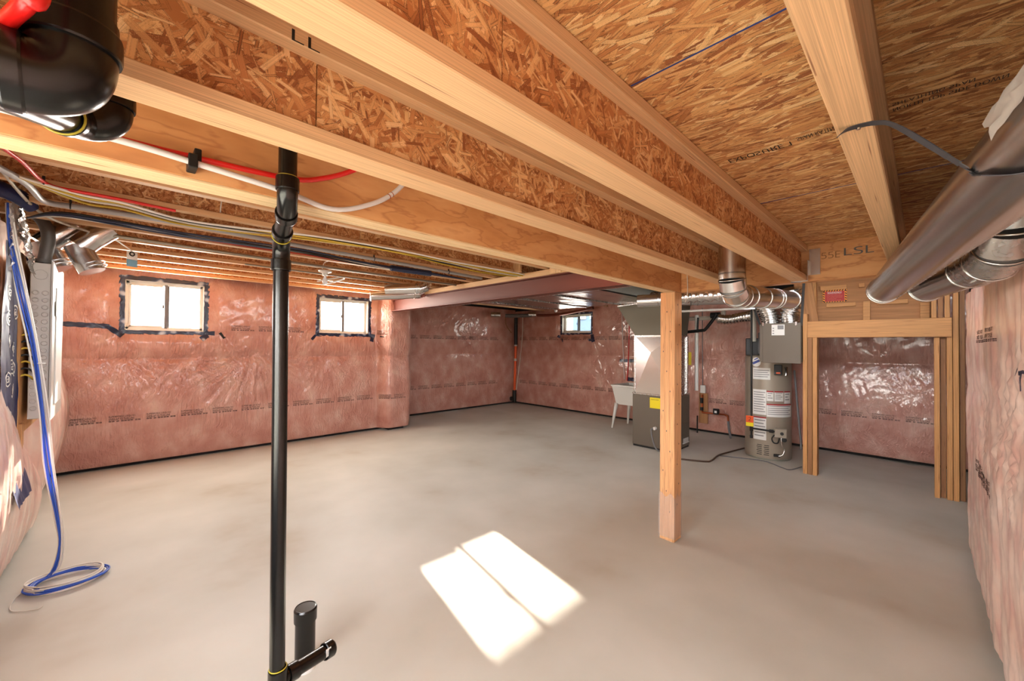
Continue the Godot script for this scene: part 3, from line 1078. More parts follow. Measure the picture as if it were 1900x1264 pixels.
func build_supports() -> void:
	var o := thing("support_post", "three-ply timber post standing on the floor under the beam corner", "post", P(3.415, 0, 1.525))
	for k in 3:
		var st := new_st()
		rbox(st, 3.345 + k * 0.002, 3.485, 0.0, 2.118, 1.462 + k * 0.043, 1.504 + k * 0.043, 1, 0.003)
		part(o, "ply", st, M["post"])
	# scrap of film wrapped round the foot
	var m := sheet(16, 12,
		func(i, j):
			var t := float(i) / 16.0
			var p := Vector2(3.338, 1.596).lerp(Vector2(3.338, 1.456), minf(t * 2.0, 1.0)) if t <= 0.5 else Vector2(3.338, 1.456).lerp(Vector2(3.48, 1.456), (t - 0.5) * 2.0)
			var w := 0.005 * noise.get_noise_2d(i * 0.7, j * 0.6)
			return P(p.x - absf(w), 0.03 + j * 0.03 + (0.02 * sin(i * 1.3) if j == 12 else 0.0), p.y - absf(w)),
		func(i, j): return Vector2(i, j) * 0.02, none, Vector3(-1, 0, 0))
	part(o, "film_wrap", m, M["clear_film"])
	# nail heads on the post's two visible faces
	var nl := new_st()
	for k in 11:
		var y := 0.25 + k * 0.17
		box(nl, P(3.3435, y, 1.50 + 0.05 * ((k * 7) % 3) * 0.6), Vector3(0.002, 0.012, 0.006), 1, 0.0)
		box(nl, P(3.40 + 0.03 * (k % 2), y + 0.06, 1.4605), Vector3(0.006, 0.012, 0.002), 1, 0.0)
	part(o, "nail_heads", nl, M["conduit"]).set_meta("kind", "stuff")
	# steel beam with its timber plate
	o = thing("steel_beam", "dark red steel I-beam carried by the pink padded pilaster", "beam", P(3.75, 2.29, 4.4))
	var st := new_st()
	rbox(st, 3.675, 3.825, 2.285, 2.298, 1.6, 7.3, 2, 0.002)
	part(o, "bottom_flange", st, M["steel_red"])
	st = new_st()
	rbox(st, 3.675, 3.825, 2.492, 2.505, 1.6, 7.3, 2, 0.002)
	part(o, "top_flange", st, M["steel_red"])
	st = new_st()
	rbox(st, 3.745, 3.755, 2.298, 2.492, 1.6, 7.3, 2, 0.0)
	part(o, "web", st, M["steel_red"])
	st = new_st()
	rbox(st, 3.68, 3.82, 2.507, 2.578, 1.6, 7.3, 2, 0.003)
	solo("beam_plate", st, M["pine"], "pale timber plate bolted along the top of the steel beam", "plate")

# ---- black drain pipes and water lines ------------------------------------
func coupling(root: Node3D, called: String, c: Vector3, axis: Vector3, r: float, len: float, m := "abs") -> void:
	var st := new_st()
	lathe(st, c - axis.normalized() * len / 2, [[r * 0.86, 0.0], [r * 0.98, 0.0], [r, 0.003], [r, len - 0.003], [r * 0.98, len], [r * 0.86, len]], 24, axis)
	part(root, called, st, M[m])

func glue(root: Node3D, c: Vector3, axis: Vector3, r: float) -> void:
	var st := new_st()
	ring(st, c, axis, r, 0.0022, 24, 5)
	part(root, "glue_bead", st, M["abs_glue"])

func build_drains() -> void:
	# standpipe
	var o := thing("drain_standpipe", "tall black drain pipe with an offset bend, standing before the window wall", "pipe", P(0.42, 0, 1.63))
	var st := new_st()
	tube(st, [P(0.354, 2.36, 1.35), P(0.354, 2.13, 1.35)], 0.0255, 20)
	part(o, "upper_pipe", st, M["abs"])
	st = new_st()
	tube(st, spl([P(0.354, 2.15, 1.35), P(0.354, 2.105, 1.35), P(0.363, 2.072, 1.385), P(0.372, 2.055, 1.43)], 5), 0.0285, 20)
	part(o, "upper_bend", st, M["abs"])
	coupling(o, "hub", P(0.354, 2.135, 1.35), Vector3.UP, 0.0325, 0.04)
	coupling(o, "hub", P(0.369, 2.060, 1.415), P(0.03, -0.03, 0.12), 0.0325, 0.035)
	glue(o, P(0.354, 2.157, 1.35), Vector3.UP, 0.027)
	st = new_st()
	tube(st, [P(0.366, 2.066, 1.40), P(0.396, 2.03, 1.57)], 0.0262, 20)
	part(o, "offset_pipe", st, M["abs"])
	st = new_st()
	tube(st, spl([P(0.389, 2.04, 1.53), P(0.400, 2.022, 1.59), P(0.409, 1.99, 1.625), P(0.410, 1.94, 1.63)], 5), 0.0285, 20)
	part(o, "lower_bend", st, M["abs"])
	coupling(o, "hub", P(0.410, 1.935, 1.63), Vector3.UP, 0.0325, 0.04)
	coupling(o, "hub", P(0.392, 2.036, 1.548), P(0.03, -0.035, 0.17), 0.0325, 0.03)
	glue(o, P(0.397, 2.028, 1.575), P(0.03, -0.035, 0.17), 0.0295)
	st = new_st()
	tube(st, [P(0.410, 1.96, 1.63), P(0.421, 0.0, 1.63)], 0.0252, 22)
	part(o, "lower_pipe", st, M["abs"])
	coupling(o, "hub", P(0.421, 0.44, 1.63), Vector3.UP, 0.032, 0.07)
	glue(o, P(0.421, 0.478, 1.63), Vector3.UP, 0.028)
	# capped side branch
	var d := P(0.63, 0.40, 1.70) - P(0.425, 0.43, 1.63)
	st = new_st()
	tube(st, [P(0.425, 0.43, 1.63), P(0.425, 0.43, 1.63) + d], 0.0252, 20)
	var br := part(o, "side_branch", st, M["abs"])
	coupling(o, "branch_hub", P(0.425, 0.43, 1.63) + d.normalized() * 0.05, d, 0.031, 0.04)
	st = new_st()
	lathe(st, P(0.425, 0.43, 1.63) + d, [[0.029, -0.03], [0.032, -0.028], [0.032, 0.004], [0.029, 0.009], [0, 0.009]], 22, d)
	part(o, "end_cap", st, M["abs"])
	st = new_st()
	box(st, P(0.612, 0.412, 1.668), Vector3(0.022, 0.03, 0.002), 0, 0.0, Basis(Vector3.UP, 0.3))
	part(br, "cap_label", st, M["print_white"])
	# floor cleanout
	o = thing("floor_cleanout", "short capped black pipe rising from the floor beside the standpipe", "pipe", P(0.69, 0, 2.2))
	st = new_st()
	lathe(st, P(0.69, -0.02, 2.2), [[0.047, 0.0], [0.047, 0.27]], 24)
	part(o, "pipe", st, M["abs"])
	st = new_st()
	lathe(st, P(0.69, 0.24, 2.2), [[0.047, 0.0], [0.053, 0.002], [0.054, 0.06], [0.049, 0.068], [0.044, 0.066], [0, 0.066]], 26)
	part(o, "cap", st, M["abs"])
	st = new_st()
	lathe(st, P(0.69, 0.0, 2.2), [[0.052, 0.0], [0.0485, 0.035], [0.0482, 0.055]], 24)
	part(o, "mortar_smear", st, M["print_white"])
	# big elbow at the upper left
	o = thing("drain_elbow", "big black drain elbow hanging nearest the camera at upper left", "pipe", P(-0.058, 2.0, 0.85))
	st = new_st()
	tube(st, [P(-0.75, 1.975, 0.80), P(-0.10, 2.012, 0.85)], 0.0445, 26)
	part(o, "pipe", st, M["abs"])
	st = new_st()
	tube(st, spl([P(-0.118, 2.012, 0.849), P(-0.09, 2.014, 0.852), P(-0.066, 2.03, 0.853), P(-0.057, 2.06, 0.853), P(-0.057, 2.12, 0.853)], 7), 0.0475, 28)
	part(o, "bend", st, M["abs"])
	coupling(o, "hub", P(-0.112, 2.012, 0.849), P(1, 0.05, 0.06), 0.0525, 0.022)
	coupling(o, "hub", P(-0.057, 2.085, 0.853), Vector3.UP, 0.0525, 0.035)
	glue(o, P(-0.126, 2.011, 0.848), P(1, 0.05, 0.06), 0.0465)
	st = new_st()
	tube(st, [P(-0.057, 2.08, 0.853), P(-0.057, 2.366, 0.853)], 0.0445, 26)
	part(o, "riser", st, M["abs"])
	# smaller elbow behind the joist
	o = thing("drain_elbow", "smaller black drain elbow just below and behind the big one", "pipe", P(-0.03, 2.08, 1.22))
	st = new_st()
	tube(st, [P(-0.20, 1.985, 0.80), P(-0.085, 2.100, 1.195)], 0.033, 24)
	part(o, "pipe", st, M["abs"])
	st = new_st()
	tube(st, spl([P(-0.092, 2.092, 1.17), P(-0.070, 2.105, 1.212), P(-0.044, 2.116, 1.222), P(-0.026, 2.140, 1.222), P(-0.024, 2.19, 1.22)], 7), 0.0355, 26)
	part(o, "bend", st, M["abs"])
	coupling(o, "hub", P(-0.090, 2.094, 1.175), P(0.115, 0.115, 0.395), 0.039, 0.02)
	coupling(o, "hub", P(-0.024, 2.17, 1.22), Vector3.UP, 0.039, 0.03)
	glue(o, P(-0.093, 2.09, 1.162), P(0.115, 0.115, 0.395), 0.036)
	st = new_st()
	tube(st, [P(-0.024, 2.16, 1.22), P(-0.024, 2.366, 1.22)], 0.033, 24)
	part(o, "riser", st, M["abs"])
	# water lines along the doubled beam
	o = thing("red_water_line", "red flexible water line clipped along the doubled beam, behind the standpipe", "tube", P(0.3, 2.16, 1.42))
	st = new_st()
	tube(st, spl([P(-0.9, 2.18, 1.40), P(-0.3, 2.168, 1.41), P(-0.006, 2.165, 1.42), P(0.142, 2.170, 1.425), P(0.38, 2.183, 1.425), P(0.48, 2.21, 1.41), P(0.575, 2.26, 1.37), P(0.66, 2.34, 1.30)], 7), 0.0085, 12)
	part(o, "tube", st, M["pex_red"])
	st = new_st()
	rbox(st, 0.136, 0.152, 2.155, 2.192, 1.408, 1.452, 1, 0.002)
	part(o, "clip", st, M["black"])
	o = thing("white_water_line", "white flexible water line sagging below the red one along the beam", "tube", P(0.3, 2.12, 1.42))
	st = new_st()
	tube(st, spl([P(-0.9, 2.17, 1.40), P(-0.3, 2.158, 1.40), P(-0.005, 2.156, 1.405), P(0.14, 2.149, 1.41), P(0.36, 2.132, 1.41), P(0.51, 2.112, 1.41), P(0.64, 2.16, 1.405), P(0.735, 2.23, 1.40), P(0.80, 2.32, 1.38)], 7), 0.0085, 12)
	part(o, "tube", st, M["pex_white"])
	st = new_st()
	rbox(st, 0.122, 0.143, 2.132, 2.170, 1.395, 1.452, 1, 0.002)
	part(o, "clip", st, M["black"])
	for s in [0.0, 0.012]:
		st = new_st()
		ring(st, P(0.712 + s, 2.208 + s * 0.9, 1.402), P(0.75, 0.66, 0), 0.0085, 0.0018, 14, 5)
		part(o, "copper_band", st, M["copper"])
	st = new_st()
	tube(st, spl([P(-0.068, 2.36, 0.745), P(-0.075, 2.09, 0.74), P(-0.087, 2.056, 0.745), P(-0.108, 2.062, 0.81), P(-0.150, 2.075, 0.94), P(-0.22, 2.05, 1.0)], 7), 0.0095, 12)
	solo("red_water_line", st, M["pex_red"], "short red water line crossing the big drain elbow, cut by the top left corner", "tube")

# ---- west side: panel, wrap, conduit, vents, hanging cables -----------------
func build_west_side() -> void:
	var ww: Node3D = get_node("wall_west")
	# padded lower wall bulging into the room; u = b - 4.0
	var X := Vector3(1, 0, 0)
	var wb := sheet(150, 100,
		func(i, j):
			var b: float = 2.4 + i * 4.95 / 150.0
			var y: float = 0.06 + j * 2.5 / 100.0
			var top1 := clampf(1.70 - (b - 3.9) * 0.66, 0.5, 1.75)
			var d := 0.0
			if b < 5.9:
				d = 0.17 * pow(maxf(sin(PI * clampf((y + 0.1) / (top1 + 0.1), 0, 1)), 0.0), 0.55) * clampf((5.9 - b) / 0.5, 0, 1)
			d = maxf(d, 0.20 * pow(maxf(sin(PI * clampf(y / 1.55, 0, 1)), 0.0), 0.6) * clampf((b - 5.3) / 0.5, 0, 1))
			d += 0.018 * noise.get_noise_2d(b * 11.0, y * 0.9) + 0.008 * noise.get_noise_2d(b * 24.0, y * 2.0)
			return P(-0.66 + d, y, b),
		func(i, j): return Vector2(i * 4.95 / 150.0, j * 2.5 / 100.0), none, X)
	part(ww, "insulation_blanket", wb, M["insulation_pale"])
	# dark blue sheathing wrap
	var wr := struct_root("wall_west_wrap", P(-0.55, 1.0, 4.4))
	wr.remove_meta("kind")
	wr.name = "blue_wrap_sheet"
	tag(wr, "crinkled dark blue wrap with white round logos beside the electrical panel", "wrap")
	var pl := func(b: float, y: float, lift: float) -> Vector3:
		return P(-0.545 + 0.014 * noise.get_noise_2d(b * 6.0, y * 1.2) + 0.005 * noise.get_noise_2d(b * 18.0, y * 5.0) + 0.10 * clampf((0.95 - y) / 0.5, 0, 1) + lift, y, b)
	part(wr, "sheet", sheet(26, 60, func(i, j): return pl.call(4.10 + i * 0.5 / 26.0, 0.55 + j * 1.75 / 60.0, 0.0),
		func(i, j): return Vector2(i * 0.02, j * 0.03), none, X), M["wrap"])
	for q in [[4.27, 1.95], [4.45, 1.83], [4.30, 1.63], [4.42, 1.57], [4.26, 1.37], [4.43, 1.28], [4.22, 1.78], [4.37, 1.45], [4.32, 1.10], [4.40, 0.92], [4.46, 1.43]]:
		var st := new_st()
		var m := letters("a", 0.05, 0.046, func(x, y): return pl.call(q[0] - 0.025 + x, q[1] + y, 0.003), X)
		st.append_from(m, 0, Transform3D())
		for k in 20:
			var a0 := TAU * k / 20.0
			var a1 := TAU * (k + 1) / 20.0
			fquad(st, pl.call(q[0] + 0.052 * cos(a0), q[1] + 0.023 + 0.052 * sin(a0), 0.003), pl.call(q[0] + 0.052 * cos(a1), q[1] + 0.023 + 0.052 * sin(a1), 0.003), pl.call(q[0] + 0.042 * cos(a1), q[1] + 0.023 + 0.042 * sin(a1), 0.003), pl.call(q[0] + 0.042 * cos(a0), q[1] + 0.023 + 0.042 * sin(a0), 0.003), X)
		part(wr, "printed_logo", st, M["print_white"])
	# silver foil edge of the wrap
	var fo := sheet(24, 10,
		func(i, j):
			var b: float = 4.2 + i * 0.5 / 24.0
			return P(-0.50 + 0.04 * noise.get_noise_2d(i * 0.9, j * 0.9), 2.50 - i * 0.011 + (j - 5) * 0.016, b),
		func(i, j): return Vector2(i, j) * 0.02, none, X)
	solo("foil_sheet", fo, M["foil"], "crumpled silver foil hanging above the blue wrap", "foil")
	# plywood backer
	var st := new_st()
	rbox(st, -0.56, -0.535, 0.95, 2.30, 4.60, 5.6, 1, 0.002)
	solo("panel_backer", st, M["stud"], "plywood backer board behind the grey electrical panel", "board")
	st = new_st()
	rbox(st, -0.56, -0.52, 0.60, 1.04, 4.62, 4.72, 1, 0.003)
	solo("wood_offcut", st, M["stud"], "splintered wood end showing below the plywood backer", "board")
	# electrical panel
	var o := thing("electrical_panel", "tall grey electrical panel with rows of round knockouts on the left wall", "panel", P(-0.46, 1.06, 5.05))
	st = new_st()
	rbox(st, -0.505, -0.40, 1.06, 2.25, 4.70, 5.40, 1, 0.004)
	part(o, "box", st, M["grey_paint"])
	st = new_st()
	rbox(st, -0.40, -0.388, 1.04, 2.27, 4.685, 5.415, 1, 0.005)
	part(o, "cover", st, M["grey_paint"])
	st = new_st()
	rbox(st, -0.388, -0.380, 1.15, 2.08, 4.86, 5.26, 1, 0.003)
	part(o, "door", st, M["white"])
	st = new_st()
	rbox(st, -0.381, -0.377, 1.85, 1.97, 4.80, 4.95, 1, 0.003)
	part(o, "label_plate", st, M["print_white"])
	for k in 17:
		for r in 2:
			st = new_st()
			ring(st, P(-0.478 + r * 0.05, 1.14 + k * 0.055, 4.698), P(0, 0, 1), 0.015, 0.004, 14, 5)
			part(o, "knockout", st, M["grey_paint"])
	st = new_st()
	ring(st, P(-0.453, 2.16, 4.699), P(0, 0, 1), 0.036, 0.0025, 20, 5)
	part(o, "knockout", st, M["grey_paint"])
	for k in 7:
		st = new_st()
		tube(st, spl([P(-0.56, 1.68 - k * 0.05, 4.66), P(-0.515, 1.70 - k * 0.05, 4.66), P(-0.485, 1.68 - k * 0.05, 4.67), P(-0.48, 1.66 - k * 0.05, 4.705)], 4), 0.007, 8)
		part(o, "cable_entry", st, M["cable_black" if k % 2 else "cable_yellow"])
	# grey conduit into the top of the panel
	o = thing("service_conduit", "thick grey conduit bending down into the top of the electrical panel", "conduit", P(-0.44, 2.27, 4.9))
	st = new_st()
	tube(st, spl([P(-0.80, 2.70, 4.86), P(-0.60, 2.69, 4.86), P(-0.53, 2.665, 4.86), P(-0.465, 2.60, 4.86), P(-0.435, 2.50, 4.86), P(-0.44, 2.38, 4.86), P(-0.455, 2.27, 4.86)], 7), 0.040, 20)
	part(o, "pipe", st, M["conduit"])
	coupling(o, "collar", P(-0.455, 2.285, 4.86), Vector3.UP, 0.047, 0.03, "conduit")
	# two vent elbows that hang from the joists by the panel
	for q in [[-0.13, 4.85, "galvanised vent elbow by the window wall, right of a pair above the electrical panel"], [-0.33, 4.95, "galvanised vent elbow partly behind the grey conduit, left of a pair"]]:
		var dx: float = q[0] + 0.13
		var b: float = q[1]
		o = thing("vent_elbow", q[2], "duct", P(-0.2 + dx, 2.2, b))
		st = new_st()
		tube(st, [P(-0.09 + dx, 2.62, b), P(-0.20 + dx, 2.51, b), P(-0.268 + dx, 2.425, b - 0.005)], 0.088, 26, true, true)
		part(o, "upper_section", st, M["galv_bright"])
		st = new_st()
		tube(st, [P(-0.275 + dx, 2.44, b - 0.005), P(-0.245 + dx, 2.365, b - 0.01), P(-0.185 + dx, 2.235, b - 0.03)], 0.085, 26, true, true)
		part(o, "lower_section", st, M["galv_bright"])
		st = new_st()
		ring(st, P(-0.18 + dx, 2.27, b - 0.03), P(0.085, -0.17, -0.02), 0.084, 0.005, 26, 6)
		ring(st, P(-0.192 + dx, 2.295, b - 0.028), P(0.085, -0.17, -0.02), 0.084, 0.004, 26, 6)
		part(o, "bead", st, M["galv_bright"])
	# blue taped film end near the ceiling
	st = new_st()
	tube(st, spl([P(-0.60, 2.62, 4.05), P(-0.50, 2.60, 4.16), P(-0.45, 2.55, 4.22)], 5), [0.045, 0.05, 0.05, 0.048, 0.05, 0.05, 0.047, 0.045, 0.04, 0.04, 0.035], 12)
	solo("taped_bundle", st, M["wrap"], "dark blue taped roll end under the joists at the left edge", "tape")
	# film hanging below it
	var fm := sheet(10, 26, func(i, j): return P(-0.53 + 0.03 * noise.get_noise_2d(i * 0.5, j * 0.3), 2.58 - j * 0.018, 4.12 + i * 0.035 + 0.001 * j),
		func(i, j): return Vector2(i, j) * 0.03, none, X)
	solo("hanging_film", fm, M["film"], "cloudy plastic film hanging below the taped roll at left", "film")
	# cables hanging to the coil on the floor
	var base := [[-0.549, 2.56], [-0.535, 2.335], [-0.487, 1.986], [-0.43, 1.626], [-0.381, 1.184], [-0.351, 0.81], [-0.301, 0.427], [-0.286, 0.235], [-0.315, 0.06]]
	var looks := [["cable_white", "white data cable"], ["cable_blue", "blue data cable"], ["cable_blue", "blue data cable"], ["cable_blue", "blue data cable"], ["cable_white", "white data cable"], ["cable_white", "white data cable"]]
	for k in 6:
		var pts := []
		for i in base.size():
			var s := clampf(float(i) / 7.0, 0, 1)
			var spread := sin(PI * s) * 0.03
			pts.append(P(base[i][0] + (k - 2.5) * (0.0055 + spread * 0.10) + 0.004 * sin(i * 2.0 + k), base[i][1], 4.2 + 0.012 * cos(k * 2.1 + i)))
		# wound into the coil
		var c := P(-0.24, 0.0, 4.1)
		var turns := 2
		for i in turns * 10 + 3:
			var an := 2.6 + TAU * i / 10.0
			var R := 0.17 + 0.022 * sin(k * 1.7 + i * 0.6)
			var flat := 0.78
			pts.append(c + Vector3(cos(an) * R * 1.05, 0.012 + 0.007 * k * 0.6 + 0.006 * (i / 10) + 0.004 * sin(i * 1.3 + k), -sin(an) * R * flat + 0.02 * sin(k)))
		st = new_st()
		tube(st, spl(pts, 4), 0.0048, 7)
		solo("data_cable", st, M[looks[k][0]], looks[k][1] + [" at the left edge of", ", leftmost blue one in", ", middle blue one in", ", rightmost blue one in", " beside the blue ones in", " at the right edge of"][k] + " the bundle hanging into the floor coil", "cable", "blue and white data cables by the panel")
	st = new_st()
	for q in [P(-0.395, 1.50, 4.2)]:
		ring(st, q, Vector3.UP, 0.017, 0.005, 14, 6)
	solo("cable_tie", st, M["white"], "white tie gathering the hanging data cables beside the panel", "tie")
	st = new_st()
	tube(st, spl([P(-0.43, 0.006, 4.16), P(-0.47, 0.005, 4.02), P(-0.46, 0.005, 3.88), P(-0.36, 0.005, 3.80), P(-0.33, 0.005, 3.82)], 6), 0.0022, 6)
	solo("loose_wire", st, M["cable_white"], "thin loose wire end on the floor left of the coil", "wire")

# ---- pipes and cables under the high joists ---------------------------------
func cable(called: String, label: String, category: String, pts: Array, r: float, m: String, clips := [], group := "") -> void:
	var st := new_st()
	tube(st, spl(pts, 6), r, 8 if r < 0.008 else 12)
	if clips.is_empty():
		solo(called, st, M[m], label, category, group)
		return
	var mid: Vector3 = pts[pts.size() / 2]
	var o := thing(called, label, category, mid, group)
	part(o, "tube", st, M[m])
	for c in clips:
		st = new_st()
		ring(st, c, Vector3.RIGHT, r + 0.002, 0.004, 12, 5)
		box(st, c + Vector3(0, r + 0.012, 0), Vector3(0.012, 0.024, 0.012), 0, 0.001)
		part(o, "clip", st, M["black"])

func build_cables() -> void:
	cable("vacuum_pipe", "long pale grey plastic pipe running under the high joists from the left wall", "pipe",
		[P(-0.62, 2.55, 3.0), P(-0.42, 2.55, 3.5), P(-0.37, 2.55, 3.93), P(-0.22, 2.552, 3.95), P(0.134, 2.555, 3.93), P(0.52, 2.555, 3.95), P(1.236, 2.555, 4.03), P(1.9, 2.555, 4.06), P(2.6, 2.555, 4.10), P(3.5, 2.56, 4.2)], 0.018, "grey_pipe", [P(-0.26, 2.552, 3.95), P(1.9, 2.555, 4.06), P(2.9, 2.555, 4.12)])
	cable("red_water_line", "red water line turning under the high joists near the upper left", "tube",
		[P(-0.46, 2.55, 2.6), P(-0.42, 2.56, 2.985), P(-0.375, 2.56, 3.20), P(-0.345, 2.56, 3.45), P(-0.30, 2.56, 3.56), P(-0.19, 2.56, 3.57), P(0.0, 2.56, 3.57), P(0.25, 2.56, 3.60)], 0.010, "pex_red", [P(-0.335, 2.56, 3.5)])
	var ys := [["cable_yellow", 0.0, -0.006], ["cable_white", 0.05, -0.004], ["cable_yellow", 0.085, -0.008], ["cable_black", 0.03, 0.0], ["cable_white", -0.035, 0.0]]
	for k in ys.size():
		var q: Array = ys[k]
		var w := func(a: float, b: float) -> Vector3: return P(a, 2.552 + q[2] + 0.006 * sin(a * 3.0 + k), b + q[1] * 1.6 * (0.7 + 0.5 * sin(a * 1.7 + k)) )
		cable("house_cable", ["yellow power cable under the high joists, nearest the doubled beam", "white power cable running beside the yellow ones under the joists", "second yellow power cable under the high joists", "black power cable among the yellow ones under the joists", "white cable at the beam side of the yellow power cables"][k], "cable",
			[P(-0.42, 2.55, 3.45), w.call(-0.2, 3.62), w.call(0.0, 3.62), w.call(0.3, 3.77), w.call(0.7, 3.72), w.call(1.2, 3.60), w.call(1.9, 3.55), w.call(2.6, 3.60), w.call(3.3, 3.58), P(4.2, 2.56, 3.6)], 0.008, q[0])
	var bs := [["cable_navy", -0.05], ["cable_black", -0.03], ["cable_steel", -0.01], ["cable_navy", 0.015], ["cable_white", 0.035], ["cable_black", 0.055], ["cable_red", 0.08]]
	for k in bs.size():
		var q: Array = bs[k]
		var w := func(a: float, b: float) -> Vector3: return P(a, 2.55 + 0.010 * sin(a * 2.3 + k * 1.4), b + q[1] * (0.75 + 0.6 * sin(a * 1.3 + k * 0.9)))
		cable("house_cable", ["navy cable on the beam side of the dark bundle", "black cable in the dark bundle, beside the navy one", "grey blue cable in the middle of the dark bundle", "second navy cable in the dark bundle", "white cable winding through the dark bundle", "black cable on the window side of the dark bundle", "red cable on the window side of the dark bundle"][k] + " under the joists", "cable",
			[P(-0.50, 2.54, 4.5), w.call(-0.32, 4.25), w.call(0.0, 4.27), w.call(0.4, 4.32), w.call(0.9, 4.28), w.call(1.3, 4.22), w.call(1.8, 4.30), w.call(2.3, 4.36), w.call(2.75, 4.34), P(3.4, 2.56, 4.42)], 0.0075, q[0])
	cable("cable_sleeve", "short dark sleeve round the bundle of cables near the steel beam", "sleeve", [P(2.25, 2.55, 4.36), P(2.5, 2.55, 4.36), P(2.78, 2.55, 4.34)], 0.035, "cable_navy")
	cable("metal_conduit", "shiny metal conduit under the joists, between cable bundle and window wall", "conduit",
		[P(-0.14, 2.555, 4.80), P(0.24, 2.555, 4.82), P(0.9, 2.555, 4.88), P(1.98, 2.555, 4.92), P(3.6, 2.555, 4.92)], 0.014, "galv_dull")
	cable("metal_conduit", "thinner metal conduit nearest the window wall, under the joists", "conduit",
		[P(1.0, 2.56, 5.45), P(2.0, 2.56, 5.47), P(3.2, 2.56, 5.5)], 0.009, "galv_dull")
	cable("grey_rod", "thin grey cable slanting from the left wall to the vent elbows", "cable",
		[P(-0.50, 2.60, 3.3), P(-0.46, 2.57, 4.1), P(-0.39, 2.56, 4.5), P(-0.23, 2.555, 4.75), P(-0.15, 2.55, 4.82)], 0.009, "pvc", [P(-0.46, 2.57, 4.1)])
	cable("tag_wire", "thin white cable drooping to the hanging paper tag", "cable",
		[P(-0.15, 2.56, 4.84), P(-0.05, 2.57, 5.1), P(0.055, 2.545, 5.43)], 0.006, "cable_white")
	cable("loop_wire", "thin pale wire looped across the web of a high joist by the standpipe", "wire",
		[P(0.51, 2.72, 3.58), P(0.50, 2.66, 3.56), P(0.498, 2.60, 3.57)], 0.004, "cable_white")
	# paper tag
	var o := thing("paper_tag", "white paper tag with a blue lower half hanging from a joist", "tag", P(0.057, 2.42, 5.45))
	var st := new_st()
	box(st, P(0.057, 2.505, 5.45), Vector3(0.085, 0.075, 0.003), 0, 0.001, Basis(Vector3.UP, 0.4))
	part(o, "upper_half", st, M["print_white"])
	st = new_st()
	box(st, P(0.057, 2.43, 5.45), Vector3(0.085, 0.07, 0.003), 0, 0.001, Basis(Vector3.UP, 0.4))
	part(o, "lower_half", st, mat("tag_blue", Color(0.45, 0.62, 0.70), 0.6))
	st = new_st()
	ring(st, P(0.057, 2.52, 5.447), P(0.4, 0, -1), 0.018, 0.006, 14, 5)
	part(o, "eyelet", st, M["black"])
	# bare lamp holder
	o = thing("lamp_holder", "white round lamp holder with an unlit bulb under the joists", "lamp", P(1.80, 2.42, 5.2))
	st = new_st()
	lathe(st, P(1.80, 2.50, 5.2), [[0.0, 0.0], [0.03, 0.0], [0.035, 0.03], [0.075, 0.045], [0.08, 0.06], [0.0, 0.06]], 22)
	part(o, "base", st, M["white"])
	st = new_st()
	lathe(st, P(1.80, 2.39, 5.2), [[0.0, 0.0], [0.018, 0.004], [0.029, 0.02], [0.032, 0.04], [0.026, 0.065], [0.015, 0.09], [0.015, 0.11]], 18)
	part(o, "bulb", st, M["lamp_glass"])
	st = new_st()
	tube(st, spl([P(1.75, 2.575, 5.15), P(1.72, 2.62, 5.0), P(1.68, 2.60, 4.7), P(1.60, 2.58, 4.5)], 5), 0.005, 7)
	part(o, "feed_cable", st, M["cable_white"])
	# bent white bracket beside it
	st = new_st()
	tube(st, spl([P(1.89, 2.50, 5.75), P(2.02, 2.535, 5.62), P(2.13, 2.56, 5.52), P(2.18, 2.55, 5.58), P(2.09, 2.51, 5.72), P(1.98, 2.475, 5.82)], 6), 0.011, 8)
	solo("white_bracket", st, M["white"], "bent white plastic loop under the joists right of the lamp holder", "bracket")
	# two round boots over the second window
	for q in [[2.87, 2.43, 6.25, 3.62, 2.585, 6.0, "longer round metal duct above the second window"], [2.78, 2.46, 5.55, 3.18, 2.56, 5.25, "shorter round metal duct above the second window"]]:
		o = thing("round_duct", q[6], "duct", P(q[0], q[1] - 0.08, q[2]))
		var p := P(q[0], q[1], q[2])
		var e := P(q[3], q[4] - 0.07, q[5])
		st = new_st()
		tube(st, [p, e], 0.075, 24, true, true)
		part(o, "pipe", st, M["galv_bright"])
		st = new_st()
		tube(st, [p.lerp(e, 0.9), e, e + P(0.07, 0.03, -0.02), e + P(0.10, 0.09, -0.02), e + P(0.11, 0.16, -0.02)], 0.078, 24, true, true)
		part(o, "elbow", st, M["galv"])
		st = new_st()
		ring(st, p.lerp(e, 0.88), e - p, 0.078, 0.004, 24, 6)
		part(o, "bead", st, M["galv"])

